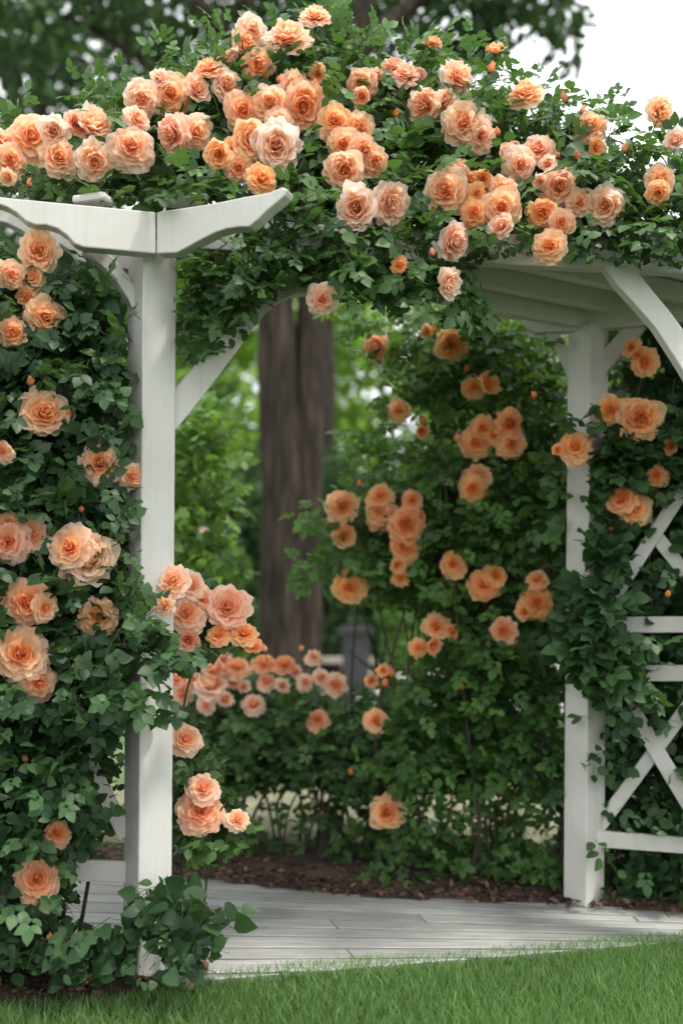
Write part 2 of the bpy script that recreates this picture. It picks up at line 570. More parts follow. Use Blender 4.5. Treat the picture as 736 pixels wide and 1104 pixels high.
# ------------------------------------------------------------------ roses
def blossom_mesh(name, seed, opening=1.0, layers=8, ruffle=1.0):
    rg = random.Random(seed)
    NS, NT = 7, 7
    V, Fq, A = [], [], []
    az0 = rg.uniform(0, 6.28)
    for i in range(layers):
        q = i / (layers - 1)
        cnt = [7, 7, 7, 6, 6, 6, 5, 4, 3][i]
        L0 = (1.0 - 0.42 * q ** 1.1)
        a0 = R(78 * opening * (1 - q) ** 0.8 + 6)
        a1 = R((104 * opening) * (1 - q) ** 0.75 - 38 * q ** 2 + 4)
        r0 = 0.10 * (1 - q) + 0.02
        z0 = -0.12 + 0.16 * q
        W = 0.50 * (1 - 0.38 * q)
        for k in range(cnt):
            az = az0 + (k + rg.uniform(-0.22, 0.22)) * 2 * math.pi / cnt
            L = L0 * rg.uniform(0.88, 1.1)
            b0 = a0 + R(rg.uniform(-7, 7)); b1 = a1 + R(rg.uniform(-14, 14))
            ph = rg.uniform(0, 6.28); rf = ruffle * rg.uniform(0.5, 1.4); notch = rg.uniform(0.0, 0.1)
            sk = rg.uniform(-0.12, 0.12); pv = rg.uniform(-0.1, 0.1)
            o = len(V)
            for ti in range(NT):
                t = ti / (NT - 1)
                for si in range(NS):
                    s = -1 + 2 * si / (NS - 1)
                    Ls = L * (1 - 0.26 * abs(s) ** 2.4 - notch * math.exp(-(s / 0.3) ** 2) + 0.05 * math.sin(4.3 * s + ph) + sk * s)
                    rr, zz = r0, z0
                    m = max(1, ti * 2)
                    for j in range(ti * 2):
                        tt = (j + 0.5) / (2 * (NT - 1))
                        an = b0 + (b1 - b0) * tt ** 1.3
                        rr += math.sin(an) * Ls / (2 * (NT - 1))
                        zz += math.cos(an) * Ls / (2 * (NT - 1))
                    w = W * (t + 0.08) ** 0.62
                    ha = min(w / max(abs(rr), 0.14), 1.35)
                    zz += (0.10 * (1 - q) * s * s * t) * (1.0 if b1 < R(85) else -0.35)
                    zz += rf * 0.075 * math.sin(5.5 * s + ph) * t * t
                    rr += rf * 0.05 * math.cos(4.6 * s + ph * 1.7) * t * t
                    if q < 0.55:
                        zz -= 0.12 * max(0, t - 0.75) * 4 * (1 - q) * opening * 0.5
                    rr *= 1 - 0.06 * abs(s) * (1 if q > 0.5 else -0.4)
                    th = az + s * ha
                    V.append((rr * math.cos(th), rr * math.sin(th), zz))
                    A.append(min(1, max(0, 0.50 * (1 - q) + 0.10 * t + 0.46 * t ** 5 + 0.10 * abs(s) ** 3 * t + pv)))
            for ti in range(NT - 1):
                for si in range(NS - 1):
                    a = o + ti * NS + si
                    Fq.append((a, a + 1, a + NS + 1, a + NS))
        az0 += 2.4
    V = np.array(V)
    rad = np.percentile(np.hypot(V[:, 0], V[:, 1]), 97)
    V /= rad
    V[:, 2] -= 0.15
    return mesh_np(name, V, [(np.array(Fq), 0)], [M_PETAL], {'rad': A})


def bud_mesh(name, seed):
    rg = random.Random(seed)
    V, Fq, A = [], [], []
    for i in range(6):
        az = i * 2.4 + rg.uniform(-0.2, 0.2)
        o = len(V)
        q = i / 5
        for ti in range(7):
            t = ti / 6
            for si in range(6):
                s = -1 + 2 * si / 5
                prof = math.sin(math.pi * (0.08 + 0.80 * t ** 0.85)) * (0.62 - 0.05 * i) + 0.02
                if t > 0.8 and i < 3:
                    prof += 0.22 * (t - 0.8) / 0.2 * (1 - abs(s))
                z = -0.85 + 1.75 * t * (1 - 0.12 * abs(s) ** 2) * (1 - 0.03 * i)
                th = az + s * 1.25 * (1 - 0.35 * t)
                V.append((prof * math.cos(th), prof * math.sin(th), z))
                A.append(min(1, 0.15 + 0.35 * t + 0.3 * abs(s) * t))
        for ti in range(6):
            for si in range(5):
                a = o + ti * 6 + si
                Fq.append((a, a + 1, a + 7, a + 6))
    return mesh_np(name, np.array(V), [(np.array(Fq), 0)], [M_PETAL], {'rad': A})


def calyx_mesh(name, seed, size=1.0, base=-0.85):
    V, Fq = [], []
    # hip and stalk
    prof = [(0.0, base + 0.12), (0.28, base + 0.1), (0.34, base - 0.08), (0.2, base - 0.32), (0.07, base - 0.45), (0.06, base - 2.2)]
    n = 8
    for r, z in prof:
        for k in range(n):
            V.append((r * size * math.cos(6.2832 * k / n), r * size * math.sin(6.2832 * k / n), z))
    for i in range(len(prof) - 1):
        for k in range(n):
            Fq.append((i * n + k, i * n + (k + 1) % n, (i + 1) * n + (k + 1) % n, (i + 1) * n + k))
    rg = random.Random(seed)
    for k in range(5):
        az = k * 1.2566 + rg.uniform(-0.15, 0.15)
        o = len(V)
        for ti in range(5):
            t = ti / 4
            rr = (0.3 + 0.42 * math.sin(t * 1.9)) * size
            z = base + 0.02 + (0.75 * t - 0.45 * t * t * rg.uniform(0.4, 1.6))
            w = 0.22 * size * (1 - t) ** 0.7
            for s in (-1, 0, 1):
                V.append((rr * math.cos(az) - s * w * math.sin(az), rr * math.sin(az) + s * w * math.cos(az), z))
        for ti in range(4):
            for si in range(2):
                a = o + ti * 3 + si
                Fq.append((a, a + 1, a + 4, a + 3))
    V = np.array(V)
    return mesh_np(name, V, [(np.array(Fq), 0)], [M_CALYX], {'tint': np.full(len(V), 0.5)})


OPEN = [blossom_mesh('blossom', 20 + i, o, l) for i, (o, l) in enumerate([(1.0, 8), (0.92, 9), (0.84, 9), (1.05, 8), (0.74, 8), (0.96, 9)])]
CUP = [blossom_mesh('blossom', 50 + i, o, l) for i, (o, l) in enumerate([(0.58, 8), (0.48, 7), (0.66, 8)])]
BUD = [bud_mesh('bud', 80), bud_mesh('bud', 81)]
CAL_BUD = calyx_mesh('calyx', 5, 1.0, -0.85)
CAL_OPEN = calyx_mesh('calyx', 6, 0.55, -0.42)


def bloom(plant, pos, radius, facing, kind, tone, deep=0.0):
    nm = 'bud' if kind == 'bud' else 'blossom'
    me = random.choice({'open': OPEN, 'cup': CUP, 'bud': BUD}[kind])
    o = bpy.data.objects.new(nm, me)
    q = Vector(facing).to_track_quat('Z', 'Y')
    o.matrix_world = Matrix.LocRotScale(Vector(pos), q, Vector((1, 1, 1)))
    COL.objects.link(o)
    o.parent = plant
    o.matrix_parent_inverse = Matrix.Translation(-Vector(plant.location))
    o.rotation_mode = 'QUATERNION'
    spin = Matrix.Rotation(random.uniform(0, 6.28), 4, 'Z').to_quaternion()
    o.location = Vector(pos)
    o.rotation_quaternion = q @ spin
    sc = radius * (1.06 if kind != 'bud' else 1.0)
    o.scale = (sc, sc * random.uniform(0.92, 1.04), sc)
    o.color = (tone, deep, 0, 1)
    if kind == 'bud' or abs(Vector(facing).normalized().y) < 0.8 or kind == 'cup':
        c = bpy.data.objects.new('calyx', CAL_BUD if kind == 'bud' else CAL_OPEN)
        COL.objects.link(c)
        c.parent = o
    return o


def blooms(plant, rows, df, tone, tjit=0.15, near=0.02, fbase=(0, 0.12)):
    """rows: px, py, photo diameter, then optional facing tilt (right, up) and tone; returns discs to keep clear of leaves"""
    discs = []
    for r in rows:
        px, py, dm = r[:3]
        tilt = r[3] if len(r) > 3 and r[3] is not None else (random.uniform(-0.65, 0.65) + fbase[0], random.uniform(-0.4, 0.55) + fbase[1])
        tn = r[4] if len(r) > 4 and r[4] is not None else tone + random.uniform(-tjit, tjit)
        d = float(df(np.array(px), np.array(py))) - near - random.uniform(0, 0.05)
        d = r[5] if len(r) > 5 else d
        kind = 'bud' if dm <= 12.5 else ('cup' if dm < 19 else ('cup' if random.random() < 0.2 else 'open'))
        rad = dm / 2 * d / F
        if kind == 'bud':
            rad *= 1.1
            tilt = (tilt[0] * 1.2, abs(tilt[1]) + 1.1)
        pos = P(px, py, d)
        view = unit((pos - EYE)[None])[0]
        fc = -view + RT * tilt[0] + UP * tilt[1]
        bloom(plant, pos, rad, fc, kind, min(1, max(0, tn)), random.uniform(0.25, 0.55) if dm <= 12.5 else random.choice((0, 0, 0.04, 0.1, 0.22)))
        discs.append((px, py, dm / 2, d))
    return np.array(discs)


def make_reject(discs, masks, poly=None, soft=7.0, keep=0.1):
    """which leaves to prune: those before a bloom, those before bare timber, those that stray from the plant's own outline"""
    def rej(p):
        px, py, d = project(p)
        bad = np.zeros(len(p), bool)
        for (x, y, r, dd) in ALL_DISCS:
            k = (np.abs(px - x) < r * 1.3) & (np.abs(py - y) < r * 1.3) & (d < dd + 0.07)
            if k.any():
                e = np.hypot(px - x, py - y)
                bad |= k & ((e < r * 0.98) | ((e < r * 1.25) & (RNG.random(len(p)) < 0.5)))
        for m, dmax, prob in masks:
            k = in_poly(px, py, m) & (d < dmax)
            if k.any():
                bad |= k & (RNG.random(len(p)) < prob)
        if poly is not None:
            n = len(p)
            o = ~in_poly(px + RNG.normal(0, soft, n), py + RNG.normal(0, soft, n), poly)
            bad |= o & (RNG.random(n) > keep)
        return bad
    return rej


def canes(plant, specs, mat):
    for pts, r0, r1 in specs:
        path = smooth_path(pts, 5)
        n = len(path)
        tubes_obj('cane', [(path, [r0 + (r1 - r0) * i / (n - 1) for i in range(n)])], mat, plant, 6)


#@@SETTING
# ================================================================== THE SETTING
def sheet(name, pts, z, mat):
    bm = bmesh.new()
    bm.faces.new([bm.verts.new((p[0], p[1], z)) for p in pts])
    o = obj_bm(name, bm, mat)
    o['kind'] = 'structure'
    return o


sheet('ground', [(-90, -20), (90, -20), (90, 160), (-90, 160)], 0.0, M_GROUND)
pave = sheet('pavement', [(-14, 12.5), (14, 11.5), (14, 25), (-14, 26)], 0.004, M_PAVE)
sheet('path', [(-12, 4.75), (12, 4.75), (12, 6.3), (-12, 6.4)], 0.008, plain('pale sunlit ground', (0.20, 0.20, 0.12), nscale=60.0))  # added pale strip, its colour standing for sunlit ground behind the hedge stems

# the lawn in front: its edge follows the deck
LAWN_EDGE = np.array([G(x, y)[:2] for x, y in ((-420, 1100), (-60, 1094), (40, 1090), (95, 1087), (150, 1077), (210, 1064), (240, 1055), (490, 1034), (736, 1014), (1100, 985), (1500, 955))])


def lawn_y(x):
    return np.interp(x, LAWN_EDGE[:, 0], LAWN_EDGE[:, 1])


lawn_pts = [(-5, -1.0), (6, -1.0)] + [(p[0], p[1] - 0.004) for p in LAWN_EDGE[::-1]]
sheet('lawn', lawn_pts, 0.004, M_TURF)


def grass():
    n0, n1 = 80000, 26000
    x = np.concatenate([RNG.uniform(-1.5, 1.75, n0), RNG.uniform(-3.0, 3.6, n1)])
    y = np.concatenate([RNG.uniform(2.35, 3.65, n0), RNG.uniform(1.0, 3.9, n1)])
    k = y < lawn_y(x) + RNG.normal(0, 0.012, len(x))
    x, y = x[k], y[k]
    n = len(x)
    pat = 0.5 + 0.5 * np.sin(x * 3.1 + np.sin(y * 4) * 1.5) * np.sin(y * 5.3 + x)
    h = RNG.uniform(0.032, 0.066, n) * (0.85 + 0.3 * pat) * (1 - 0.25 * np.exp(-(lawn_y(x) - y) / 0.05))
    w = RNG.uniform(0.0012, 0.0024, n)
    az = RNG.uniform(0, 6.283, n)
    ln = RNG.uniform(0.1, 0.75, n) * h
    dx, dy = np.cos(az), np.sin(az)
    sa = RNG.uniform(0, 6.283, n)
    sx, sy = np.cos(sa) * w, np.sin(sa) * w
    z = np.zeros(n)
    v = [np.stack((x - sx, y - sy, z), 1), np.stack((x + sx, y + sy, z), 1),
         np.stack((x - sx * .8 + dx * ln * .3, y - sy * .8 + dy * ln * .3, h * .55), 1), np.stack((x + sx * .8 + dx * ln * .3, y + sy * .8 + dy * ln * .3, h * .55), 1),
         np.stack((x + dx * ln, y + dy * ln, h), 1)]
    V = np.stack(v, 1).reshape(-1, 3)
    off = (np.arange(n) * 5)[:, None]
    Q = np.array([[0, 1, 3, 2]]) + off
    T = np.array([[2, 3, 4]]) + off
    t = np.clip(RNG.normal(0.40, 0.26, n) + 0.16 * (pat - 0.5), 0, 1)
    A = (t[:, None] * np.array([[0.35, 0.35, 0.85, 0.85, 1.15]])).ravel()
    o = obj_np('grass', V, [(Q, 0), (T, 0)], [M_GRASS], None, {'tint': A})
    tag(o, 'short mown green grass in front of the grey deck', 'grass', kind='stuff')


grass()

# deck boards, cut at the lawn
ZD = 0.03


def deck():
    bm = bmesh.new()
    lay = bm.verts.layers.float.new('tint')
    bl, br = G(-160, 922, ZD), G(980, 986, ZD)
    fl, fr = G(-160, 1100, ZD), G(980, 1046, ZD)
    nb = 12
    cuts = np.cumsum([0] + [random.uniform(0.85, 1.15) for _ in range(nb)])
    cuts /= cuts[-1]
    for i in range(nb):
        g = 0.009
        a0, a1 = cuts[i], cuts[i + 1]
        ql = [bl + (fl - bl) * a0, bl + (fl - bl) * a1]
        qr = [br + (fr - br) * a0, br + (fr - br) * a1]
        ul, ur = (ql[1] - ql[0]), (qr[1] - qr[0])
        ul, ur = ul / np.linalg.norm(ul), ur / np.linalg.norm(ur)
        a, b, c, d = ql[0] + ul * g, ql[1] - ul * g, qr[1] - ur * g, qr[0] + ur * g
        # butt joints
        js = [0.0] + sorted(random.uniform(0.15, 0.9) for _ in range(1)) + [1.0]
        for j in range(len(js) - 1):
            t0, t1 = js[j] + (0.0006 if j else 0), js[j + 1] - 0.0006
            pts = [a + (d - a) * t0, b + (c - b) * t0, b + (c - b) * t1, a + (d - a) * t1]
            n0 = len(bm.verts)
            dz = random.uniform(-0.0015, 0.0015)
            prism(bm, [p + np.array((0, 0, dz)) for p in pts], (0, 0, -0.022))
            bm.verts.ensure_lookup_table()
            tv = random.random()
            for v in bm.verts[n0:]:
                v[lay] = tv
    p0, p1 = G(230, 1056, ZD), G(736, 1015, ZD)
    dv = p1 - p0
    nrm = Vector((dv[1], -dv[0], 0)).normalized()
    bmesh.ops.bisect_plane(bm, geom=bm.verts[:] + bm.edges[:] + bm.faces[:], plane_co=Vector(p0), plane_no=nrm, clear_outer=True)
    bmesh.ops.holes_fill(bm, edges=[e for e in bm.edges if e.is_boundary], sides=8)
    bmesh.ops.bevel(bm, geom=[e for e in bm.edges if len(e.link_faces) == 2 and e.calc_face_angle(0) > 0.8], offset=0.0025, segments=1, affect='EDGES')
    o = obj_bm('boardwalk_path', bm, M_DECK)
    o['kind'] = 'structure'
    bm = bmesh.new()
    # bearers and dark earth beneath
    pts = [bl + (bl - br) * 0.0, G(-160, 1085), G(230, 1058), G(736, 1017), G(980, 997), br]
    bm.faces.new([bm.verts.new((p[0], p[1], 0.005)) for p in pts])
    u = obj_bm('ground', bm, M_SOIL)
    u['kind'] = 'structure'


deck()


def soil_bed(name, front, depth_to, z0, amp, seed):
    """front: outline of the near edge (world x, y); runs back to depth_to"""
    nx, ny = 90, 16
    fx = np.array([p[0] for p in front]); fy = np.array([p[1] for p in front])
    xs = np.linspace(fx.min(), fx.max(), nx)
    V = []
    for j in range(ny):
        t = (j / (ny - 1)) ** 1.6
        for x in xs:
            yf = np.interp(x, fx, fy) + 0.025 * mnoise.noise(Vector((x * 9, seed, 0))) + 0.012 * mnoise.noise(Vector((x * 31, seed, 4)))
            y = yf + (depth_to - yf) * t
            k = min(1, j / 2.0) * min(1, (xs[-1] - x) / 0.10 + 0.02)
            z = -0.005 + (z0 + 0.005) * k + k * amp * (mnoise.noise(Vector((x * 5, y * 5, seed))) + 0.5 * mnoise.noise(Vector((x * 17, y * 17, seed))))
            V.append((x, y, z))
    Q = [(j * nx + i, j * nx + i + 1, (j + 1) * nx + i + 1, (j + 1) * nx + i) for j in range(ny - 1) for i in range(nx - 1)]
    o = obj_np(name, np.array(V), [(np.array(Q), 0)], [M_SOIL])
    o['kind'] = 'structure'
    return o


back_edge = [G(x, y, ZD)[:2] for x, y in ((-500, 905), (-160, 925), (100, 938), (205, 947), (290, 958), (400, 968), (520, 973), (600, 976), (736, 985), (980, 998), (1500, 1010))]
soil_bed('soil_bed', back_edge, 4.5, 0.046, 0.014, 3.0)
left_edge = [G(x, y)[:2] for x, y in ((-420, 1101), (-60, 1096), (40, 1092), (95, 1089), (150, 1079), (186, 1071), (205, 1064))]
soil_bed('soil_bed', left_edge, 3.22, 0.044, 0.010, 8.0)


def mulch():
    pts = []
    x = RNG.uniform(-1.6, 2.2, 4200)
    ye = np.interp(x, [p[0] for p in back_edge], [p[1] for p in back_edge])
    y = ye + RNG.gamma(1.2, 0.16, 4200) - 0.015
    pts.append(np.stack((x, y, np.full(len(x), 0.052)), 1))
    x = RNG.uniform(-1.7, -0.42, 1500)
    y = RNG.uniform(2.7, 3.1, 1500)
    ye = np.interp(x, [p[0] for p in left_edge], [p[1] for p in left_edge])
    k = y > ye - 0.01
    pts.append(np.stack((x, y, np.full(len(x), 0.052)), 1)[k])
    p = np.concatenate(pts)
    n = len(p)
    ax = unit(RNG.normal(0, 1, (n, 3)) * np.array((1, 1, 0.25)))
    nr = unit(RNG.normal(0, 0.5, (n, 3)) + np.array((0, 0, 1)))
    V, T, Q, nv = leaflet_mesh(p, ax, nr, RNG.uniform(0.012, 0.045, n), 0.5, LEAF_ROWS_LO, 0.3, 0.3)
    m = leaf_mat('bark chips and dry leaves', (0.022, 0.014, 0.010), (0.11, 0.07, 0.05), (0.1, 0.06, 0.03), 0.05, 0.9, 0.1)
    o = obj_np('mulch_debris', V, [(T, 0), (Q, 0)], [m], None, {'tint': np.repeat(RNG.random(n), nv)})
    tag(o, 'brown bark chips and dry fallen leaves along the bed edges', 'mulch', kind='stuff')


mulch()

#@@PERGOLA
# ================================================================== PERGOLA
HW = 0.0565
C1 = np.array((-0.600, 2.944, 0.0)); C2 = G(629, 973, ZD); C2[2] = 0
E = np.array((0.8, 0.6, 0.0)); N2 = np.array((0.6, -0.8, 0.0))
ZB = H + (HY - 270) / F * 2.944       # underside of the beams
ZT = ZB + 0.128
pergola = thing('pergola', 'white painted wooden garden pergola with curved corbels and crossed side rails, overgrown with roses', 'pergola', C1)


def post(c, z0, z1):
    bm = bmesh.new()
    prism(bm, [c + E * HW * sx + N2 * HW * sy + np.array((0, 0, z0)) for sx, sy in ((1, 1), (1, -1), (-1, -1), (-1, 1))], (0, 0, z1 - z0))
    return obj_bm('post', bm, M_PAINT, pergola, bevel=0.005)


def board(name, pts, a, dxy, thick, bevel=0.004):
    """a flat cut board: outline seen in the photo, standing in the upright plane through a along dxy, its thickness behind"""
    d = np.array((dxy[0], dxy[1], 0.0)); d /= np.linalg.norm(d)
    back = np.array((-d[1], d[0], 0.0))
    if back[1] < 0:
        back = -back
    bm = bmesh.new()
    prism(bm, [PP(x, y, a, d) for x, y in pts], back * thick)
    return obj_bm(name, bm, M_PAINT, pergola, bevel=bevel)


post(C1, 0.0, ZB + 0.01)
post(C2, ZD, ZB + 0.01)
C3 = np.array((1.62, 3.58, 0.0)); post(C3, 0.0, ZB + 0.01)
C4 = np.array((1.42, 3.17, 0.0)); post(C4, 0.0, ZB + 0.01)

MIT = P(168, 250, 2.80)
LD, RD = np.array((-0.98, -0.20)), np.array((0.925, -0.38))
board('beam', [(168, 228), (168, 273), (90, 266), (80, 262), (72, 253), (62, 246), (50, 242), (38, 242), (28, 238), (18, 229), (8, 223), (0, 220), (-30, 216), (-60, 190), (-30, 203), (0, 212)], MIT, LD, 0.045)
board('beam', [(168.6, 228), (228, 219), (262, 212), (290, 207), (304, 201), (310, 204), (307, 210), (298, 218), (288, 226), (278, 236), (268, 244), (258, 244), (244, 246), (232, 250), (216, 258), (200, 267), (190, 272), (168.6, 273)], MIT, RD, 0.045)
# second beam set back on the left, with the same cut tail
back1 = P(120, 270, 3.02)
board('beam', [(150, 240), (150, 292), (96, 284), (84, 280), (76, 270), (64, 262), (48, 258), (34, 256), (24, 248), (8, 240), (-25, 232), (-60, 214), (-20, 222), (60, 232)], back1, LD, 0.045)
# stub rafter ends that lie on the beams
for px, py, d, dd in ((205, 214, 2.95, (0.98, 0.2)), (190, 217, 3.04, (0.98, 0.2)), (100, 216, 2.84, (0.95, -0.3))):
    a = P(px, py, d)
    bm = bmesh.new()
    v = np.array((dd[0], dd[1], 0))
    bar(bm, a - v * 0.055, a + v * 0.055, 0.06, 0.024)
    obj_bm('rafter', bm, M_PAINT, pergola, bevel=0.008)
# braces of the near post
board('brace', [(88, 268), (112, 268), (126, 281), (140, 299), (150, 318), (153, 328), (153, 353), (147, 342), (138, 322), (126, 303), (110, 287)], C1 + np.array((-0.06, -0.03, 0)), (-0.95, -0.31), 0.05)
board('brace', [(184, 470), (205, 445), (232, 410), (254, 381), (272, 355), (286, 338), (300, 326), (318, 317), (350, 313), (350, 292), (322, 293), (300, 300), (280, 312), (262, 334), (240, 362), (214, 391), (184, 424)], C1 + E * 0.02 + N2 * 0.03, (C2 - C1)[:2], 0.05)


def timber(name, a, b, wide, tall, bevel=0.004):
    bm = bmesh.new()
    bar(bm, a, b, wide, tall)
    return obj_bm(name, bm, M_PAINT, pergola, bevel=bevel)


def at_z(p, z):
    return np.array((p[0], p[1], z))


D12 = unit((C2 - C1)[None])[0]
ND = np.array((D12[1], -D12[0], 0))                       # toward the front right
timber('beam', at_z(C1 + D12 * 0.05, ZB + 0.064), at_z(C2 - D12 * 0.02, ZB + 0.066), 0.045, 0.124)
FD = unit((C4 - C1)[None])[0]
timber('beam', at_z(C1 + FD * 0.12, ZB + 0.052), at_z(C4 + FD * 0.25, ZB + 0.052), 0.04, 0.10)
# beam over the far post with its cut tail
BD = np.array((0.955, -0.296))
A2 = P(629, 340, 3.70)
board('beam', [(536, 318), (533, 324), (535, 334), (545, 340), (558, 341), (563, 346), (566, 353), (576, 358), (600, 357), (629, 355.5), (900, 333), (900, 286), (629, 317)], A2, BD, 0.05)
board('brace', [(584, 355), (595, 350), (606, 364), (616, 380), (621, 400), (622, 432), (617, 424), (608, 398), (598, 376)], A2 + np.array((0, 0.03, 0)), BD, 0.05)
board('brace', [(676, 350), (698, 349), (688, 362), (672, 378), (656, 398), (645, 413), (640, 420), (640, 388), (652, 374), (664, 362)], A2 + np.array((0, 0.03, 0)), BD, 0.05)
board('brace', [(650, 285), (684, 288), (702, 311), (722, 335), (745, 366), (770, 400), (798, 440), (822, 470), (822, 512), (796, 484), (770, 450), (748, 419), (728, 386), (706, 352), (684, 327), (664, 305)], at_z(C4 - np.array((0, 0.075, 0)), 0), FD[:2], 0.04)
# rafters parallel to the arch, and the boarded roof over them
for off, t0, t1 in ((0.10, 0.36, 1.95), (0.30, 0.86, 2.0), (0.50, 1.38, 2.05)):
    a = C1 + ND * off
    timber('rafter', at_z(a + D12 * t0, ZB + 0.085), at_z(a + D12 * t1, ZB + 0.085), 0.04, 0.075)
bm = bmesh.new()
for i in range(10):
    o0 = C1 + ND * (-0.05 + 0.085 * i)
    t0 = max(0.05, 2.62 * (0.035 + 0.085 * i) + 0.06)
    if t0 > 2.1:
        break
    prism(bm, [at_z(o0 + D12 * t0, ZT + 0.002), at_z(o0 + ND * 0.082 + D12 * t0, ZT + 0.002), at_z(o0 + ND * 0.082 + D12 * 2.3, ZT + 0.002), at_z(o0 + D12 * 2.3, ZT + 0.002)], (0, 0, 0.016))
obj_bm('roof', bm, M_PAINT, pergola)


# crossed side rails
def strip(name, p0, p1, w, a, dxy, thick=0.022):
    p0, p1 = np.array(p0, float), np.array(p1, float)
    t = (p1 - p0) / np.linalg.norm(p1 - p0)
    n = np.array((-t[1], t[0])) * w / 2
    return board(name, [p0 + n, p1 + n, p1 - n, p0 - n], a, dxy, thick, 0.003)


PR = C2 + np.array((0.05, -0.04, 0)); PD = np.array((0.97, -0.24))
for (y0, y1) in ((463, 462), (674, 673), (726, 726), (907, 916)):
    strip('rail', (642, y0 - (0 if y0 < 800 else 2)), (790, y1), 17.5, PR, PD)
PRb = PR + np.array((0, 0.026, 0)); PRc = PR + np.array((0, 0.0495, 0))
strip('slat', (636, 905), (775, 716), 15, PRb, PD)
strip('slat', (672, 750), (775, 922), 17, PR - np.array((0, 0.0, 0)) + np.array((0, 0.003, 0)), PD, 0.02)
strip('slat', (638, 680), (775, 468), 15, PRb, PD)
strip('slat', (636, 488), (775, 664), 15, PRc, PD)
PL = C1 + np.array((-0.05, 0.0, 0)); LPD = np.array((-0.985, -0.17))
for y0, y1 in ((460, 452), (650, 645), (690, 688), (941, 935)):
    strip('rail', (136, y0), (-60, y1), 23 if y0 > 900 else 18, PL, LPD)
PLb = PL + np.array((0, 0.026, 0))
strip('slat', (136, 903), (30, 692), 17, PL + np.array((0, 0.003, 0)), LPD, 0.02)
strip('slat', (134, 692), (40, 930), 17, PLb, LPD)
strip('slat', (136, 470), (20, 648), 17, PLb, LPD)
strip('slat', (20, 462), (136, 640), 17, PL + np.array((0, 0.0495, 0)), LPD)

#@@PLANTS
# ================================================================== ROSES
M_P1 = ([(137, 272), (191, 272), (187, 640), (186, 960), (172, 1060), (150, 1060), (133, 960), (134, 640)], 2.99, 0.97)
M_P1TIGHT = ([(140, 272), (193, 272), (189, 640), (188, 950), (136, 950), (138, 640)], 3.2, 1.0)
M_TAILS = ([(-30, 205), (0, 214), (168, 229), (306, 203), (290, 226), (262, 244), (190, 274), (90, 268), (40, 242), (0, 222), (-30, 216)], 3.0, 1.0)
M_ARCH = ([(190, 470), (236, 408), (225, 380), (190, 420)], 3.3, 0.95)
M_ARCH2 = ([(272, 356), (300, 325), (345, 313), (345, 302), (300, 312), (280, 330)], 3.3, 0.9)
M_ROOF = ([(505, 296), (532, 258), (600, 268), (655, 268), (760, 282), (760, 420), (640, 420), (585, 345), (545, 325)], 3.75, 0.97)
M_P2 = ([(613, 355), (655, 355), (652, 480), (650, 975), (607, 975), (610, 480)], 3.74, 0.9)
M_P2LOW = ([(606, 765), (651, 765), (651, 980), (606, 980)], 3.74, 0.93)
M_RAILS = ([(661, 664), (740, 664), (740, 684), (661, 684)], 3.75, 0.92)
M_RAILS2 = ([(694, 716), (740, 716), (740, 736), (694, 736)], 3.75, 0.9)
M_RAILS3 = ([(660, 898), (740, 900), (740, 924), (660, 918)], 3.75, 0.97)
M_X1 = ([(645, 900), (736, 775), (740, 800), (660, 908)], 3.75, 0.9)
M_X2 = ([(672, 755), (690, 760), (740, 850), (736, 880)], 3.75, 0.88)
M_X3 = ([(736, 520), (740, 548), (680, 640), (655, 655)], 3.75, 0.95)
M_X4 = ([(695, 575), (708, 570), (740, 612), (736, 630)], 3.75, 0.85)
M_WINDOW = ([(200, 465), (275, 365), (300, 330), (350, 315), (395, 345), (410, 440), (420, 500), (345, 520), (345, 650), (470, 668), (420, 705), (380, 715), (330, 695), (270, 670), (240, 600), (240, 500)], 9.0, 0.97)

